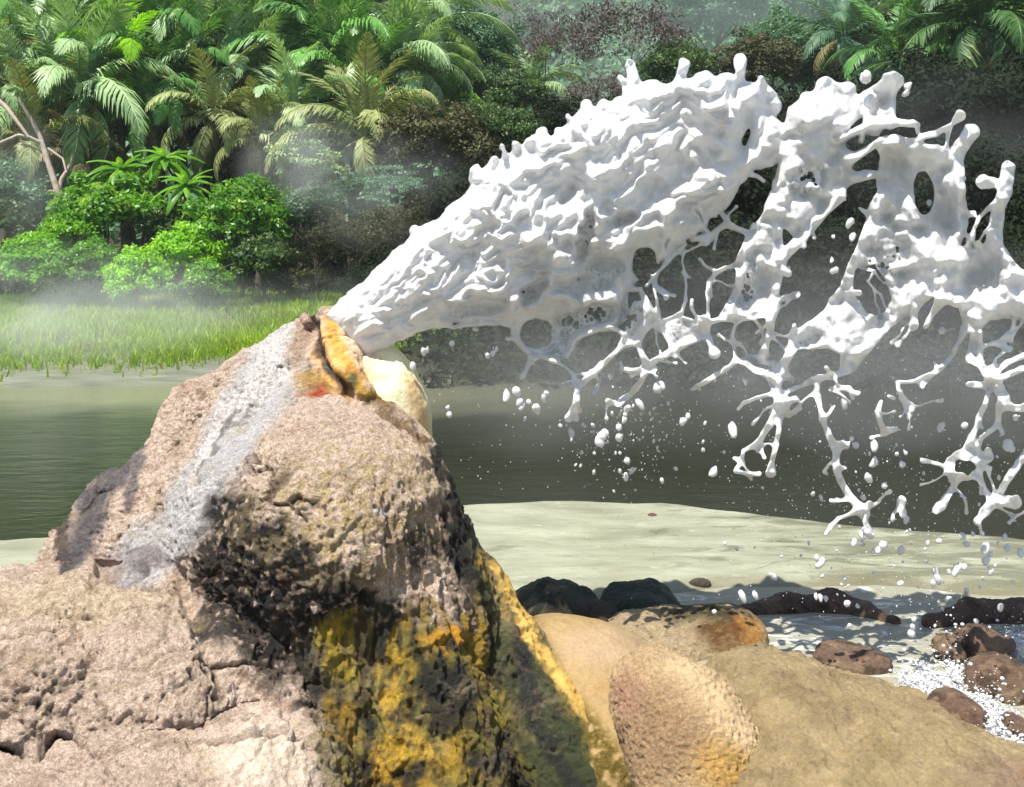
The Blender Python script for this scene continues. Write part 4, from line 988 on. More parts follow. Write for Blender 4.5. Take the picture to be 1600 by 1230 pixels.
# ---- foam on the cascade
def cascade():
    st=1.2; U=np.arange(1390,1640,st); W=np.arange(985,1190,st); X,Y=np.meshgrid(U,W,indexing='ij')
    n=fbm(X*.03,Y*.05,0*X,4); n2=np.abs(fbm(X*.11,Y*.14,0*X+4,3)); n3=fbm(X*.3,Y*.3,0*X+2,2)
    m=np.maximum.reduce([pell(X+n*40,Y+n*20,1460,1075,46,30,.4,.5),pell(X+n*40,Y+n*20,1545,1125,70,26,.45,.5),pell(X+n*30,Y+n*20,1495,1040,14,34,.1,.5),pell(X+n*30,Y+n*20,1585,1012,40,20,0,.5),pell(X+n*30,Y,1415,1055,30,10,.5,.6)*.8])
    n5=fbm(X*.05+Y*.03,Y*.06,0*X+21,2); hgt=(m-.42)*.03+(n5*.04+.02*n)*sstep(.2,.7,m)-.004
    keep=(hgt>.002)
    Yd=FPX*1.6/(Y-HOR)
    V=np.stack([(X-800)*Yd/FPX,Yd,np.maximum(hgt,-.02)],-1).reshape(-1,3)
    nx,ny=X.shape; i,j=np.meshgrid(np.arange(nx-1),np.arange(ny-1),indexing='ij'); c=keep[:-1,:-1]|keep[1:,1:]|keep[1:,:-1]|keep[:-1,1:]
    a=(i*ny+j)[c]; Q=np.stack([a,a+1,a+ny+1,a+ny],1)
    u,f=submesh(V,Q,np.ones(len(Q),bool)); fl=np.clip(.8-hgt.reshape(-1)[u]*35,0,.8); V=V[u]
    th=np.linspace(0,math.pi,6); ph=np.arange(8)*math.pi/4; T_,P_=np.meshgrid(th,ph,indexing='ij'); sp=np.stack([np.sin(T_)*np.cos(P_),np.sin(T_)*np.sin(P_),np.cos(T_)],-1).reshape(-1,3)
    sq=np.array([(i*8+j,(i+1)*8+j,(i+1)*8+(j+1)%8,i*8+(j+1)%8) for i in range(5) for j in range(8)])
    r=np.random.default_rng(12); hv=hgt.reshape(-1)[u]; pr=np.clip(hv,.001,.05); k=r.choice(len(V),6500,p=pr/pr.sum())
    rad=.0016+.0055*r.random(6500)**5; c=V[k]+r.normal(0,.012,(6500,3))*np.array([1.6,1.6,.5]); c[:,2]=np.maximum(c[:,2],.001)+np.where(r.random(6500)<.12,r.exponential(.035,6500),0)
    sv=(c[:,None]+sp[None]*rad[:,None,None]*np.array([1.2,1.2,.9])).reshape(-1,3); sf=(np.arange(6500)[:,None,None]*48+sq[None]+len(V)).reshape(-1,4)
    o=mesh_np('foam',np.concatenate([V,sv]),np.concatenate([f,sf]),FOAM,attrs={'film':np.concatenate([fl,np.zeros(len(sv))])}); tag(o,kind='stuff')
cascade()
# ================================================================== VEGETATION
def gz(x,y): return float(terrain_z(np.array([x]),np.array([y]))[0])
G_PALM=leaf_mat('palm_leaf',(.025,.10,.02),(.19,.42,.09),(.46,.58,.24),.22,.8,.38)
G_PALE=leaf_mat('pale_palm_leaf',(.10,.22,.07),(.54,.70,.36),None,.22,.8,.4)
G_LIME=leaf_mat('yellowing_palm_leaf',(.13,.17,.05),(.40,.44,.17),(.30,.24,.11),.2,1.,.5)
G_SHADE=leaf_mat('painted_shade_palm_leaf',(.012,.05,.012),(.075,.17,.035),(.14,.20,.05),.15,.8,.5)  # palm green darkened in the colour to stand in for shade
G_DRY=leaf_mat('dry_palm_leaf',(.13,.10,.045),(.34,.29,.14),(.20,.24,.07),.25,1.2,.6)
G_BUSH=leaf_mat('bush_leaf',(.035,.14,.012),(.22,.48,.035),(.40,.56,.06),.4,1.2,.4)
G_BRIGHT=leaf_mat('bright_leaf',(.10,.30,.012),(.40,.70,.035),None,.45,1.2,.4)
G_DARK=leaf_mat('painted_shade_leaf',(.008,.012,.006),(.022,.030,.012),None,.05,1.0,.9,.08)  # near-black: the jungle's deep shade is put into the leaf colour
G_MID=leaf_mat('tree_leaf',(.020,.050,.013),(.085,.16,.032),(.13,.17,.04),.3,.6,.45)
G_TEAL=leaf_mat('haze_tint_leaf',(.05,.12,.065),(.15,.28,.14),None,.3,.4,.5)  # lighter teal: distance haze put into the leaf colour
G_OLIVE=leaf_mat('olive_leaf',(.030,.030,.010),(.10,.095,.030),None,.2,1.,.6)
G_PLUM=leaf_mat('withered_leaf',(.050,.038,.040),(.15,.12,.115),(.11,.085,.05),.15,1.,.7)
G_GRASS=leaf_mat('grass_blade',(.13,.22,.012),(.38,.54,.03),(.30,.26,.07),.4,.4,.5)
BARK=plain_noise_mat('bark',(.045,.035,.025),(.14,.11,.08),7,.9,.6,.03)
PALEBARK=plain_noise_mat('bare_wood',(.30,.22,.17),(.50,.41,.33),9,.8,.4,.02)
def frond_mesh(name,L,bend,n,ll,hang,seed,wid=.045):
    r=np.random.default_rng(seed); mb=MB()
    t=np.linspace(0,1,14); ang=.12-bend*t**1.4
    x=np.concatenate([[0],np.cumsum(np.cos(ang[:-1])*L/13)]); z=np.concatenate([[0],np.cumsum(np.sin(ang[:-1])*L/13)])
    y=.05*L*np.sin(t*2.2+seed)*t
    P=np.stack([x,y,z],1); v,q=tube(P,.022*(1-.85*t)*L/2.6+.004,4); mb.add(v,q)
    ts=np.linspace(.13,.99,n)
    for s in (-1,1):
        tt=np.clip(ts+r.uniform(-.006,.006,n),0,1)
        B=np.stack([np.interp(tt,t,P[:,k]) for k in range(3)],1); a=np.interp(tt,t,ang)
        T=np.stack([np.cos(a),0*a,np.sin(a)],1); U=np.stack([-np.sin(a),0*a,np.cos(a)],1)
        ln=ll*(np.sin(np.clip(tt*1.02,0,1)*math.pi*.86+.30))**.8*r.uniform(.8,1.1,n)
        sw=.45+.7*tt+r.uniform(-.12,.12,n); up=.25-hang*.5+r.uniform(-.22,.22,n)
        d0=np.array([0,s,0])[None]*np.cos(sw)[:,None]+T*np.sin(sw)[:,None]+U*up[:,None]
        d0/=np.linalg.norm(d0,axis=1)[:,None]
        d1=d0+np.array([0,0,-1])[None]*(hang*r.uniform(.6,1.3,n))[:,None]; d1/=np.linalg.norm(d1,axis=1)[:,None]
        M=B+d0*(ln*.5)[:,None]; E=M+d1*(ln*.5)[:,None]
        W=np.cross(d0,U); W/=np.linalg.norm(W,axis=1)[:,None]+1e-9
        w=wid*r.uniform(.8,1.2,n)[:,None]*.5
        tw=U*.3*w
        V=np.stack([B-W*w*.5,B+W*w*.5,M+W*w+tw,M-W*w-tw,E],1).reshape(-1,3)
        k=np.arange(n)[:,None]*5
        mb.add(V,(k+np.array([[0,1,2,3]]))); mb.add(np.zeros((0,3)),np.zeros((0,3),int)) if False else None
        mb.t.append((k+np.array([[3,2,4]]))+mb.n-len(V))
    return mb.build(name,G_PALM,link=False,smooth=False)
FR={'up':[frond_mesh('frond',2.7,1.1,58,.62,.55,s,.042) for s in (1,2,3)],
    'arch':[frond_mesh('frond',2.9,1.9,60,.66,1.0,s,.042) for s in (4,5,6,7)],
    'droop':[frond_mesh('frond',2.6,2.2,56,.60,1.4,s,.04) for s in (8,9,10)],
    'dead':[frond_mesh('frond',2.3,1.3,30,.45,1.5,s,.035) for s in (11,12)]}
def set_mat(o,m):
    o.material_slots[0].link='OBJECT'; o.material_slots[0].material=m
def palm(px,py,Y,scale,n,label,mat=G_PALM,dead=4,group='palms along the far bank',seed=0,tr=.11):
    r=random.Random(seed*31+int(px)); c=at(px,py,Y); g=gz(c[0],Y)
    root=empty('palm_tree',(c[0],Y,g),label,'palm',group)
    H=c[2]-g
    t=np.linspace(0,1,9); lean=r.uniform(-.5,.5); P=np.stack([lean*(t**2-1)*.5*min(1,H/5)+0,.3*np.sin(t*3)*0+0*t,H*t-.2*(1-t)],1)
    v,q=tube(P,tr*scale*(1.25-.5*t)+.02*np.sin(np.arange(9)*2.),8); mesh_np('trunk',v,q,BARK,root)
    n=int(n*1.5)
    for i in range(n):
        a=i*2.39996+r.uniform(-.25,.25); u=(i+.5)/n; scale_=scale*1.08
        el=math.radians(82-112*u**1.1+r.uniform(-8,8)); kind='up' if u<.3 else ('arch' if u<.75 else 'droop')
        o=obj_of('frond',r.choice(FR[kind]),root); o.location=(0,0,H); o.rotation_euler=(r.uniform(-.3,.3),-el,a); k=scale_*r.uniform(.82,1.12); o.scale=(k,k,k)
        set_mat(o,mat if r.random()>.12 or kind!='droop' else G_DRY)
    for i in range(dead):
        o=obj_of('dead_frond',r.choice(FR['dead']),root); o.location=(0,0,H-.1); o.rotation_euler=(r.uniform(-.4,.4),math.radians(r.uniform(45,80)),r.uniform(0,6.28)); k=scale*r.uniform(.6,.85); o.scale=(k,k,k)
        set_mat(o,G_DRY)
    return root
def leaf_cards(C,Nn,size,aspect,r,fold=.18):
    n=len(C); R=r.normal(size=(n,3)); T=np.cross(Nn,R); T/=np.linalg.norm(T,axis=1)[:,None]+1e-9; T[:,2]-=.35; T/=np.linalg.norm(T,axis=1)[:,None]
    B=np.cross(Nn,T); B/=np.linalg.norm(B,axis=1)[:,None]+1e-9
    s=(size*r.uniform(.6,1.35,n))[:,None]
    v=np.stack([C-T*s*.5,C+B*s*aspect*.5+T*s*.05-Nn*s*fold*.5,C+T*s*.5-Nn*s*fold,C-B*s*aspect*.5+T*s*.05-Nn*s*fold*.5],1).reshape(-1,3)
    q=(np.arange(n)[:,None]*4+np.arange(4)[None]); return v,q
def crown(name,K,per,rad,cl,size,aspect,seed,squash=.8,low=-.35,up=.5,link=False,flat=1.):
    """K leaf clumps spread through a crown of radius rad"""
    r=np.random.default_rng(seed); d=r.normal(size=(K,3)); d/=np.linalg.norm(d,axis=1)[:,None]; d[:,2]=np.where(d[:,2]<low,-d[:,2]*.6,d[:,2])
    rr=rad*r.uniform(.35,1.,K)**.6*(1+.25*pnoise(d[:,0]*2+seed,d[:,1]*2,d[:,2]*2))
    C=d*rr[:,None]; C[:,2]*=squash
    cr=cl*r.uniform(.6,1.3,K)
    u=r.normal(size=(K,per,3)); u/=np.linalg.norm(u,axis=2)[:,:,None]; u[:,:,2]=np.abs(u[:,:,2])*np.where(r.random((K,per))<.75,1,-1)
    p=C[:,None]+u*(cr[:,None]*r.uniform(.45,1.05,(K,per)))[:,:,None]*np.array([1,1,.75*flat])
    nn=u+np.array([0,0,up])+r.normal(size=u.shape)*.45; nn/=np.linalg.norm(nn,axis=2)[:,:,None]
    v,q=leaf_cards(p.reshape(-1,3),nn.reshape(-1,3),size,aspect,r)
    return mesh_np(name,v,q,G_BUSH,link=link,smooth=False)
BUSH=[crown('foliage',90,100,.8,.24,.09,.55,s,.85) for s in (1,2,3,4)]
CROWN=[crown('crown',130,140,1.7,.42,.115,.5,s,.8) for s in (11,12,13,14)]
TIER=[crown('crown',55,70,1.5,.5,.15,.45,s,.9,flat=.25,up=1.2) for s in (21,22)]
TWIGGY=[crown('crown',150,26,1.6,.30,.11,.35,s,.8,up=.2) for s in (31,32)]
def limb_mesh(H,R,seed,n=5,r0=.1):
    r=random.Random(seed); mb=MB(); t=np.linspace(0,1,7)
    P=np.stack([.12*H*np.sin(t*2+seed)*t,.08*H*np.sin(t*3+seed*2)*t,H*t-.15*(1-t)],1); v,q=tube(P,r0*(1.2-.7*t),8); mb.add(v,q)
    n=int(n*1.5)
    for i in range(n):
        a=i*2.4+r.uniform(-.4,.4); s=P[r.choice((3,4,5))]; e=s+np.array([math.cos(a),math.sin(a),r.uniform(.5,1.1)])*R*.75
        m=(s+e)/2+np.array([0,0,.12*R]); v,q=tube(np.array([s,(s+m)/2+.02,m,e]),[r0*.5,r0*.4,r0*.3,r0*.12],6); mb.add(v,q)
    return mb.build('trunk',BARK,link=False)
LIMB={}
def tree(px,py,Y,rad,label,mat,meshes,group,name='tree',cat='tree',seed=0,tr=.09,sz=1.):
    r=random.Random(int(px*7+py)); c=at(px,py,Y); g=gz(c[0],Y); H=max(.4,c[2]-g)
    root=empty(name,(c[0],Y,g),label,cat,group)
    base={'crown':1.7,'foliage':.8}[meshes[0].name.split('.')[0]]
    k=rad/base
    o=obj_of(meshes[0].name.split('.')[0],r.choice(meshes),root); o.location=(0,0,H); o.scale=(k*r.uniform(.95,1.12),k,k*r.uniform(.88,1.05)); o.rotation_euler=(r.uniform(-.15,.15),r.uniform(-.15,.15),r.uniform(0,6.28)); set_mat(o,mat)
    key=(round(H*2),round(rad*2),tr)
    if key not in LIMB: LIMB[key]=limb_mesh(H,rad,len(LIMB)+1,r0=tr*max(.4,rad/1.7))
    t=obj_of('trunk' if cat=='tree' else 'stem',LIMB[key],root); t.location=(0,0,0)
    return root
# ---- palms
PL=[(120,150,25.0,1.05,18,'tall palm with long pale fronds arching over the bare forked branch',G_PALE,5),
(50,235,24.2,.85,11,'half-dead palm with a skirt of brown hanging fronds behind the bare forked branch',G_LIME,9),
(15,70,26.5,1.0,16,'dark green palm against the picture edge, above the half-dead palm',G_PALM,3),
(245,80,27.0,1.0,16,'upright green palm directly above the two umbrella-leaved plants',G_PALM,3),
(330,60,28.0,1.05,17,'bright green palm standing over a black gap in the jungle',G_PALE,3),
(335,185,25.0,.7,11,'small yellowing palm drooping between the umbrella-leaved plants and the black gap',G_LIME,5),
(425,75,27.5,1.0,16,'feathery green palm third along the dense high row',G_PALM,4),
(455,190,25.2,.75,12,'palm with limp yellow-green fronds hanging above the misty pale tree',G_PALE,5),
(520,105,27.0,1.0,16,'thick-crowned green palm above the limp feathery palm',G_PALM,4),
(570,215,24.5,.9,12,'palm with a great limp feathery frond hanging like a curtain over the grey thicket',G_LIME,4),
(605,120,27.5,1.0,16,'grey-green palm at the ragged end of the dense palm row',G_PALE,3),
(650,50,29.5,1.05,16,'light green palm rising highest where the palm row thins out',G_PALE,3),
(705,165,29.0,.6,13,'small bright fan-crowned palm alone among olive thicket',G_BUSH,2),
(150,25,30.0,1.1,16,'palm crown touching the picture top above the pale arching palm',G_PALE,2),
(70,-5,31.0,1.1,16,'yellow-green palm crown cut by the picture top near its corner',G_BRIGHT,2),
(250,-10,31.0,1.1,16,'dark palm crown cut by the picture top over the upright green palm',G_BRIGHT,2),
(390,-5,31.0,1.1,16,'fresh green palm crown cut by the picture top over the black gap',G_PALE,2),
(500,5,31.0,1.1,16,'vivid yellow-green palm crown at the picture top, brightest of the row',G_BRIGHT,2),
(590,20,31.5,1.0,15,'bluish green palm crown at the picture top beside the vivid yellow-green one',G_PALM,2),
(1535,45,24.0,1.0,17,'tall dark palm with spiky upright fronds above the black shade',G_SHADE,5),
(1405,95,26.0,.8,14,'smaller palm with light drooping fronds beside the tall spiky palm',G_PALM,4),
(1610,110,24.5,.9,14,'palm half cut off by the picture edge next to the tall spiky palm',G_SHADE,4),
(835,140,30.0,.6,12,'small palm with yellow-green fronds below the withered purple-grey trees',G_PALE,2)]
PL+=[(185,105,25.6,.8,13,'young palm with bright spread fronds beside the pale arching palm',G_BRIGHT,3),
(90,95,26.2,.9,15,'shaggy palm with whitish-green fronds between picture edge and pale arching palm',G_PALE,6),
(290,120,26.0,.85,14,'dark palm with long limp fronds right over the umbrella-leaved plants',G_PALM,5),
(375,115,26.6,.85,14,'palm with pale hanging fronds on the rim of the black gap',G_PALE,4),
(480,60,29.0,1.0,15,'yellowish-green palm between the vivid crown and the thick-crowned palm',G_LIME,3),
(555,150,26.5,.8,13,'bluish-green palm with drooping fronds over the limp feathery frond',G_PALM,4),
(640,110,28.0,.8,14,'pale palm with short curled fronds at the end of the row',G_PALE,3),
(405,215,24.8,.55,10,'small dry palm hanging its fronds into the black gap',G_LIME,6),
(235,175,25.2,.65,11,'small dark palm half hidden above the higher umbrella-leaved plant',G_PALM,4),
(30,165,24.8,.75,12,'low pale palm behind the top of the bare forked branch',G_PALE,6),
(120,255,24.4,.6,10,'withered palm with brown skirt beside the lower fork of the bare branch',G_DRY,8),
(320,15,30.5,1.05,15,'pale palm crown under the picture top, between vivid and fresh crowns',G_PALE,2),
(455,-5,31.5,1.0,15,'dense lime palm crown cut by the picture top, beside the fresh green one',G_LIME,2),
(10,10,29.5,1.0,15,'vivid green palm crown in the picture corner over the half-dead palm',G_BRIGHT,2),
(1470,120,24.6,.7,13,'low shaggy palm under the tall spiky palm',G_SHADE,6),
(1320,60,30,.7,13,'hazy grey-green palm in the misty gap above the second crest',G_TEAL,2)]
for i,a in enumerate(PL): palm(a[0],a[1],a[2],a[3],a[4],a[5],a[6],a[7],seed=i+1)
# ---- umbrella-leaved plants
def long_leaf(seed):
    n=8; t=np.linspace(0,1,n); w=.11*np.sin(np.clip(t*.93+.07,0,1)*math.pi)**.75; x=.95*t; z=.12*np.sin(t*2)-.42*t**2
    V=[];Q=[]
    for k in range(n): V+= [(x[k],-w[k],z[k]-.03-w[k]*.25),(x[k],0,z[k]),(x[k],w[k],z[k]-.03-w[k]*.25)]
    for k in range(n-1):
        for j in (0,1): Q.append((k*3+j,k*3+3+j,k*3+4+j,k*3+1+j))
    return mesh_np('leaf',np.array(V),np.array(Q),G_BUSH,link=False)
LL=long_leaf(1)
def umbrella(px,py,Y,s,label,heads):
    c=at(px,py,Y); g=gz(c[0],Y); H=c[2]-g
    root=empty('umbrella_plant',(c[0],Y,g),label,'plant','umbrella-leaved plants under the palms')
    mb=MB()
    for (dx,dy,dz) in heads:
        v,q=tube(np.array([[0,0,-.1],[dx*.2,dy*.2,H*.5],[dx*.7,dy*.7,H*.85+dz*.5],[dx,dy,H+dz]]),[.05,.04,.03,.02],6); mb.add(v,q)
    mb.build('stem',BARK,root)
    r=random.Random(int(px))
    for (dx,dy,dz) in heads:
        for i in range(18):
            o=obj_of('leaf',LL,root); o.location=(dx,dy,H+dz+.02*i%.1); u=i/18; o.rotation_euler=(r.uniform(-.2,.2),-math.radians(48-88*u+r.uniform(-9,9)),i*2.39996+r.uniform(-.2,.2)); k=s*r.uniform(.8,1.1)*(.65+.4*u); o.scale=(k,k,k)
umbrella(215,268,22.6,1.0,'bright green plant with two whorls of long drooping leaves, the higher of two',[(-.35,0,0),(.5,.2,.25)])
umbrella(292,293,22.2,.95,'bright green plant with one whorl of long drooping leaves beside the leafy bush',[(0,0,0)])
# ---- bushes at the foot of the jungle
BU=[(375,345,21.6,.95,'tall rounded leafy bush of fresh green, biggest shrub at the jungle foot',G_BUSH),
(170,335,22.3,.95,'hazy green bush below the umbrella-leaved plant',G_BUSH),(290,400,21,.72,'low light-green bush tucked under the tall rounded bush',G_BRIGHT),
(55,425,20.8,.9,'wide low bush with small yellow-green leaves near the picture edge',G_BRIGHT),(140,425,20.5,.65,'pale bush half veiled by steam over the meadow',G_BUSH),
(215,440,20,.62,'bright low bush spilling onto the meadow',G_BRIGHT),(325,450,20,.5,'smallest round bush on the meadow margin',G_BUSH),
(415,415,20.6,.66,'dark leafy bush between the tall rounded bush and the thorny thicket',G_MID),(470,440,20.8,.5,'low yellowish bush with dry twigs at the meadow corner',G_OLIVE),
(-10,350,22.5,.9,'dark bush under the half-dead palm at the picture edge',G_MID),(20,300,23,.8,'bluish bush behind the foot of the bare forked branch',G_TEAL),(255,350,22.4,.6,'small shaded bush between the hazy bush and the tall rounded bush',G_MID),
(110,370,21.6,.6,'small light bush at the foot of the bare forked branch',G_BUSH),(455,340,22.6,.7,'grey-green bush behind the tall rounded bush',G_TEAL)]
for a in BU: tree(a[0],a[1],a[2],a[3],a[4],a[5],BUSH,'bushes at the jungle foot','bush','bush')
# ---- trees
TR=[(480,255,23.6,.95,'misty pale green tree with flat leafy tiers in front of the palms',G_PALE,TIER),
(545,310,22.5,.85,'misty blue-green tree with flat tiers over the thorny thicket',G_TEAL,TIER),(620,300,21.5,.85,'feathery teal shrub tree leaning toward the water jet',G_TEAL,TIER),
(555,385,20.5,.95,'brown-green thorny thicket tree behind the base of the jet',G_OLIVE,TWIGGY),(640,370,19.5,1.0,'dull olive thicket tree directly behind the slope of the jet',G_OLIVE,TWIGGY),
(500,400,20.4,.75,'dark thorny tree with bare lower twigs beside the meadow corner',G_DARK,TWIGGY),
(690,240,23,1.3,'shadowy olive tree below the small fan-crowned palm',G_OLIVE,CROWN),(765,225,24,1.2,'yellow-green tree in half shade above the jet',G_MID,CROWN),
(650,225,24,.9,'near-black tree behind the curtain-like palm frond',G_DARK,CROWN),
(800,60,36,2.0,'brownish thin-leaved tree at the picture top left of the purple-grey trees',G_PLUM,TWIGGY),(735,85,33,1.6,'light hazy green tree between palm row and brownish tree',G_TEAL,CROWN),
(880,85,30,1.5,'purple-grey withered tree, darkest of the withered pair',G_PLUM,TWIGGY),(985,65,30.5,1.9,'broad purple-grey withered tree above the fingers of water',G_PLUM,TWIGGY),(940,160,28.5,1.2,'dark grey withered shrub tree just above the water crest',G_PLUM,TWIGGY),
(790,150,29,1.1,'fresh green round tree above the slope of the jet',G_MID,CROWN),(1060,110,30,1.1,'green tree peeping between withered tree and water fingers',G_MID,CROWN),
(1180,110,30,1.2,'mottled brown-green tree behind the tallest water finger',G_OLIVE,CROWN),(1225,80,33,1.5,'soft green tree to the hazy gap side of the tallest finger',G_TEAL,CROWN),
(1300,120,34,1.3,'pale teal tree in the hazy gap behind the second water crest',G_TEAL,CROWN),(1370,70,32,1.5,'grey-green round tree beside the hazy gap',G_MID,CROWN),
(1450,30,31,1.6,'lush green tree at the picture top behind the spiky palm',G_MID,CROWN),(1590,15,30,1.4,'vivid green tree in the picture corner behind the spiky palm',G_BUSH,CROWN),
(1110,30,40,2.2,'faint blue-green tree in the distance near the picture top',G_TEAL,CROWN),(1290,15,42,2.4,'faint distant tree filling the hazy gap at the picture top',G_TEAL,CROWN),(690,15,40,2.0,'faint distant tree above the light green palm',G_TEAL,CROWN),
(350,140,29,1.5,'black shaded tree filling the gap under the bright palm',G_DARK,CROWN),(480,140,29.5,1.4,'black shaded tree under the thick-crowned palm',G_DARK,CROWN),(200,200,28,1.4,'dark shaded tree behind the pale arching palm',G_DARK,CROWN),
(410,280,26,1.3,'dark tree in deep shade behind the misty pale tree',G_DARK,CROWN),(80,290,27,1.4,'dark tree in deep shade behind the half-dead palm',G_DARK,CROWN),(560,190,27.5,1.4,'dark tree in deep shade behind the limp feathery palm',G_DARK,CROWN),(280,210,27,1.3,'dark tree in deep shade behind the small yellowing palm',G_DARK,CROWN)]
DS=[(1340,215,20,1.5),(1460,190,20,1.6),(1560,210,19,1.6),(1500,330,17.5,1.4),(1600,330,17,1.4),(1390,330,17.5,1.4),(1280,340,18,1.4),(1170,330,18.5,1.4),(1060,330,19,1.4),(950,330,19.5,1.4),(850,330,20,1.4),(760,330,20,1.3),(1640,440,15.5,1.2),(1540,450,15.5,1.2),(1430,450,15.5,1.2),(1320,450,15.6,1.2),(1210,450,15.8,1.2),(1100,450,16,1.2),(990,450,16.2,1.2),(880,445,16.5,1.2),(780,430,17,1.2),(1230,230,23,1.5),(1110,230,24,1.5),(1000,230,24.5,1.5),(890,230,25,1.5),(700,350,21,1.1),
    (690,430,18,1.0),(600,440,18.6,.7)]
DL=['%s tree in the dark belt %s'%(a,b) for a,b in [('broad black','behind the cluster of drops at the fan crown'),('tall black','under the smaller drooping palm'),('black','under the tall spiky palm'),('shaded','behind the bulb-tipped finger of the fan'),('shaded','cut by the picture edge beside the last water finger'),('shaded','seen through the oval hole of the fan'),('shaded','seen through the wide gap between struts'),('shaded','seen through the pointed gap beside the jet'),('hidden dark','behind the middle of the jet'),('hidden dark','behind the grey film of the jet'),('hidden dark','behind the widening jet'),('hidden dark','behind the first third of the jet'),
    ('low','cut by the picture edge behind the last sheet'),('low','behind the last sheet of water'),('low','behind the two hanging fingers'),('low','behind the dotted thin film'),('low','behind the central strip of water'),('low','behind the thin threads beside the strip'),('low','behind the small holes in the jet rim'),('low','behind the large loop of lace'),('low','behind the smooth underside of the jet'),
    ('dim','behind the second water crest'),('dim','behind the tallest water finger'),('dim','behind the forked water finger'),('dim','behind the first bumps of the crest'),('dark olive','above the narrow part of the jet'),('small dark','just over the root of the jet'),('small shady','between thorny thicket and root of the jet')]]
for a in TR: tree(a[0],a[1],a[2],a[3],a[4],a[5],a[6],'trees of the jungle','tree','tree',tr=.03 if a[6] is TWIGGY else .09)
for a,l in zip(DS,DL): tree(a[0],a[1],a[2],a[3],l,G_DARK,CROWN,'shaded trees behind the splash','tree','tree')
# ---- bare branch
def branches():
    Y=23.; B=[[(28,153,3.5),(48,185,4.5),(62,211,5),(75,254,6),(88,293,7),(101,351,8),(108,400,8)],[(-10,150,5),(10,168,5),(26,189,4),(45,215,3)],[(-10,228,4),(29,211,3.5),(45,214,3.5),(66,224,4)],[(92,300,5),(96,280,4.5),(111,257,4),(114,240,2.5)],[(75,232,3),(98,248,2.4),(104,270,2)],[(55,306,2),(80,298,2.4),(100,304,2.6),(125,322,2)],[(128,300,3),(140,312,3.4),(152,325,3)]]
    c=at(105,400,Y); root=empty('bare_tree',(c[0],Y,gz(c[0],Y)),'bare pinkish forked branch of a dead tree standing before the half-dead palm','dead tree')
    o0=np.array(root.location)
    for i,b in enumerate(B):
        P=np.array([at(x,y,Y+.12*math.sin(i*2+k)) for k,(x,y,_) in enumerate(b)])-o0
        if i==0: P=np.vstack([P,[[.05,0,-.2]]]); rr=[q[2] for q in b]+[8]
        else: rr=[q[2] for q in b]
        v,q=tube(P,np.array(rr)*.75*S(Y),7); mesh_np('trunk' if i==0 else 'branch',v,q,PALEBARK,root)
branches()
# ---- meadow grass
def grass():
    r=np.random.default_rng(5); n=130000
    x=r.uniform(-15,-.4,n); y=r.uniform(11.8,24,n); d=fbm(x*.35,y*.35,0*x,3)
    edge=y-bank_line(x)-1.0-2.2*fbm(x*.8,y*.3,0*x+2,3)-.6*r.random(n)+1.2*np.clip(-4.5-x,0,4)*.35
    k=(np.abs(x)<y*.62)&(r.random(n)<sstep(-.6,1.6,edge)*(.55+d))
    x,y,d=x[k],y[k],d[k]; n=len(x); z=terrain_z(x,y)
    h=(.07+.13*r.random(n)+.22*np.clip(d,0,1))*(.5+.6*sstep(12,15.5,y)+.3*sstep(18,23,y)); a=r.uniform(0,6.28,n); w=.007+.009*r.random(n)
    ln=r.normal(0,.35,(n,2))*h[:,None]
    B=np.stack([x,y,z-.01],1); sd_=np.stack([np.cos(a)*w,np.sin(a)*w,0*a],1)
    M=B+np.stack([ln[:,0]*.35,ln[:,1]*.35,h*.6],1); E=B+np.stack([ln[:,0],ln[:,1],h],1)
    V=np.stack([B-sd_,B+sd_,M+sd_*.8,M-sd_*.8,E],1).reshape(-1,3); i=np.arange(n)[:,None]*5
    tag(mesh_np('grass',V,[i+np.array([[0,1,2,3]]),i+np.array([[3,2,4]])],G_GRASS,smooth=False),kind='stuff')
grass()
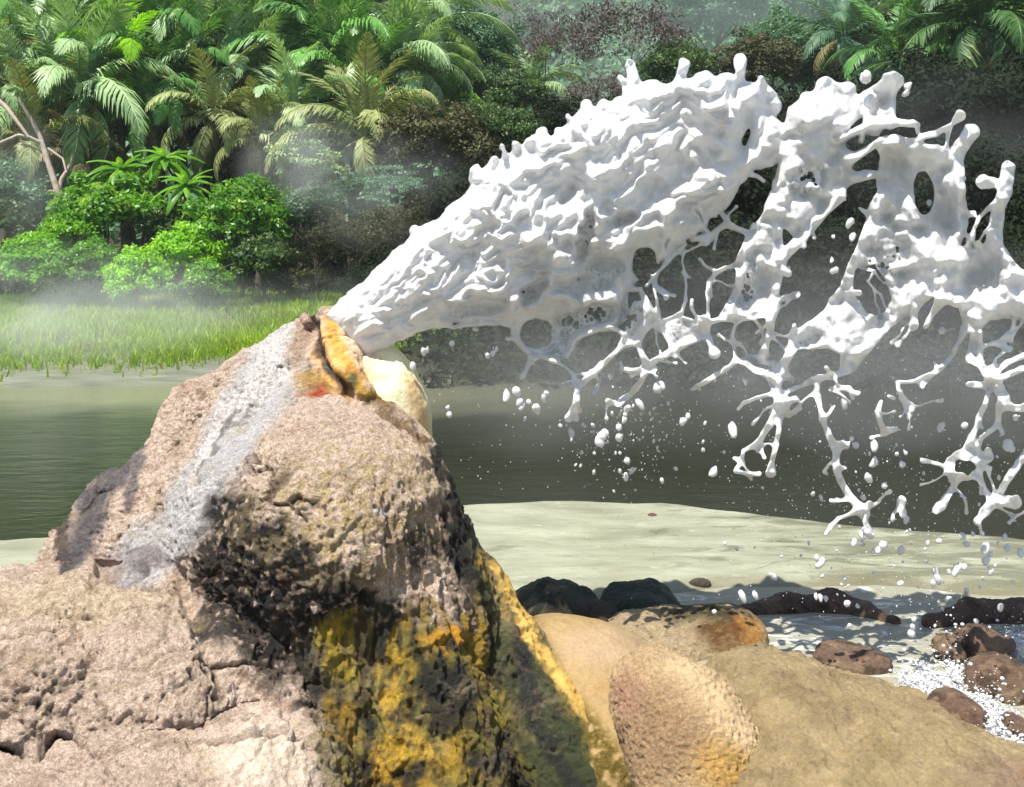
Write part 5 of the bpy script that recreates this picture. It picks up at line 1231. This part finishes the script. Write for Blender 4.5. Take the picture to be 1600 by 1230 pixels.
# ---- far wooded hillside
def hill_wood():
    r=np.random.default_rng(8); K=1500; y=r.uniform(36,92,K); x=r.uniform(-.55,.58,K)*y; z=terrain_z(x,y)
    cr=r.uniform(.8,2.1,K); per=70
    u=r.normal(size=(K,per,3)); u/=np.linalg.norm(u,axis=2)[:,:,None]; u[:,:,2]=np.abs(u[:,:,2])
    p=np.stack([x,y,z+r.uniform(.2,2.2,K)],1)[:,None]+u*(cr[:,None]*r.uniform(.6,1.05,(K,per)))[:,:,None]
    nn=u+np.array([0,0,.4])+r.normal(size=u.shape)*.4; nn/=np.linalg.norm(nn,axis=2)[:,:,None]
    v,q=leaf_cards(p.reshape(-1,3),nn.reshape(-1,3),.42,.6,r)
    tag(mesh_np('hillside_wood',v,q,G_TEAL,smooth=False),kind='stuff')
    # undergrowth at the foot of the jungle
    K=900; y=r.uniform(19.5,36,K); x=r.uniform(-.55,.55,K)*y; k=(y>23)|(x>-1.2); x,y=x[k],y[k]; K=len(x); z=terrain_z(x,y)
    k2=x>-1.2; y=np.where(k2,13.3+(y-19.5)*.8,y); z=terrain_z(x,y)
    cr=r.uniform(.3,.8,K); per=60; u=r.normal(size=(K,per,3)); u/=np.linalg.norm(u,axis=2)[:,:,None]; u[:,:,2]=np.abs(u[:,:,2])
    p=np.stack([x,y,z],1)[:,None]+u*(cr[:,None]*r.uniform(.4,1.05,(K,per)))[:,:,None]; nn=u+r.normal(size=u.shape)*.5; nn/=np.linalg.norm(nn,axis=2)[:,:,None]
    v,q=leaf_cards(p.reshape(-1,3),nn.reshape(-1,3),.15,.5,r)
    K=420; x=r.uniform(-.9,11,K); y=bank_line(x)+r.uniform(-.9,1.6,K); z=np.maximum(terrain_z(x,y),0)
    cr=r.uniform(.2,.55,K); per=60; u=r.normal(size=(K,per,3)); u/=np.linalg.norm(u,axis=2)[:,:,None]; u[:,:,2]=np.abs(u[:,:,2])
    p=np.stack([x,y,z],1)[:,None]+u*(cr[:,None]*r.uniform(.3,1.05,(K,per)))[:,:,None]; nn=u+r.normal(size=u.shape)*.5; nn/=np.linalg.norm(nn,axis=2)[:,:,None]
    v2,q2=leaf_cards(p.reshape(-1,3),nn.reshape(-1,3),.12,.4,r); q=np.concatenate([q,q2+len(v)]); v=np.concatenate([v,v2])
    tag(mesh_np('undergrowth',v,q,G_DARK,smooth=False),kind='stuff')
hill_wood()
# ================================================================== STEAM AND AIR
def vol_mat(name,col,dens,aniso=0.):
    m,nt,out=new_mat(name); v=nt.nodes.new('ShaderNodeVolumePrincipled'); v.inputs['Color'].default_value=(*col,1); v.inputs['Density'].default_value=dens; v.inputs['Anisotropy'].default_value=aniso
    nt.links.new(v.outputs[0],out.inputs[1]); return m
def box(name,lo,hi,mat):
    v=np.array([(x,y,z) for x in (lo[0],hi[0]) for y in (lo[1],hi[1]) for z in (lo[2],hi[2])],float)
    q=np.array([(0,1,3,2),(4,6,7,5),(0,4,5,1),(2,3,7,6),(0,2,6,4),(1,5,7,3)]); return mesh_np(name,v,q,mat,smooth=False)
tag(box('haze',(-230,-12,-2),(230,320,75),vol_mat('haze',(.80,.93,.90),HAZE)),kind='stuff')
def steam(px,py,Y,rx,rz,ry,dens,seed,tint):
    c=at(px,py,Y); th=np.linspace(0,math.pi,24); ph=np.arange(36)*2*math.pi/36; T_,P_=np.meshgrid(th,ph,indexing='ij')
    v=np.stack([np.sin(T_)*np.cos(P_),np.sin(T_)*np.sin(P_),np.cos(T_)],-1).reshape(-1,3); q=[]
    for i in range(23):
        for j in range(36): k=(j+1)%36; q.append((i*36+j,(i+1)*36+j,(i+1)*36+k,i*36+k))
    m,nt,out=new_mat('steam'); b=NB(nt); o=b.n('TexCoord').outputs['Object']
    ln=b.n('VectorMath',{0:o},operation='LENGTH').outputs['Value']
    mp=b.n('Mapping',{'Vector':o,'Location':(seed*3.1,seed*1.7,0),'Scale':(1.2*max(1,rx/rz*.5),1.,1.)}).outputs[0]
    n=b.noise(1.5,3,.6,mp,.6)
    d=b.math('MULTIPLY',b.ramp(ln,1.,.15),b.ramp(n,.36,.66)); d=b.math('MULTIPLY',d,dens)
    vv=b.n('VolumePrincipled',{'Color':(*tint,1),'Density':d}); b.link(vv.outputs[0],out.inputs[1])
    ob=mesh_np('steam',v,np.array(q),m); ob.location=c; ob.scale=(rx,ry,rz); tag(ob,kind='stuff')
for a in STEAM: steam(*a)
# ================================================================== LIGHT, AIR, CAMERA
w=bpy.data.worlds.new('World'); scene.world=w; w.use_nodes=True
nt=w.node_tree; bg=nt.nodes['Background']; sky=nt.nodes.new('ShaderNodeTexSky'); sky.sky_type='NISHITA'; sky.sun_disc=False
SUN_EL,SUN_AZ=math.radians(66),math.radians(220)   # azimuth clockwise from +Y: from the right, a little behind the camera
sky.sun_elevation=SUN_EL; sky.sun_rotation=SUN_AZ
nt.links.new(sky.outputs[0],bg.inputs[0]); bg.inputs[1].default_value=.10
sd=Vector((math.sin(SUN_AZ)*math.cos(SUN_EL),math.cos(SUN_AZ)*math.cos(SUN_EL),math.sin(SUN_EL)))
sl=bpy.data.lights.new('sun','SUN'); sl.energy=4.9; sl.angle=math.radians(.5); sl.color=(1,.955,.88)
so=bpy.data.objects.new('sun',sl); COL.objects.link(so); so.rotation_euler=sd.to_track_quat('Z','Y').to_euler(); so.location=sd*40
cam=bpy.data.cameras.new('camera'); co=bpy.data.objects.new('camera',cam); COL.objects.link(co); scene.camera=co
co.location=(0,0,CH); co.rotation_euler=(math.pi/2,0,0); cam.sensor_fit='HORIZONTAL'; cam.sensor_width=36; cam.lens=36*FPX/1600
cam.shift_y=-(615-HOR)/1600; cam.clip_start=.05; cam.clip_end=1000
vs=scene.view_settings; vs.view_transform='Standard'; vs.look='None'; vs.gamma=1; vs.use_curve_mapping=False; vs.exposure=EXPO
scene.cycles.max_bounces=10; scene.cycles.diffuse_bounces=4; scene.cycles.transparent_max_bounces=24; scene.cycles.volume_bounces=1
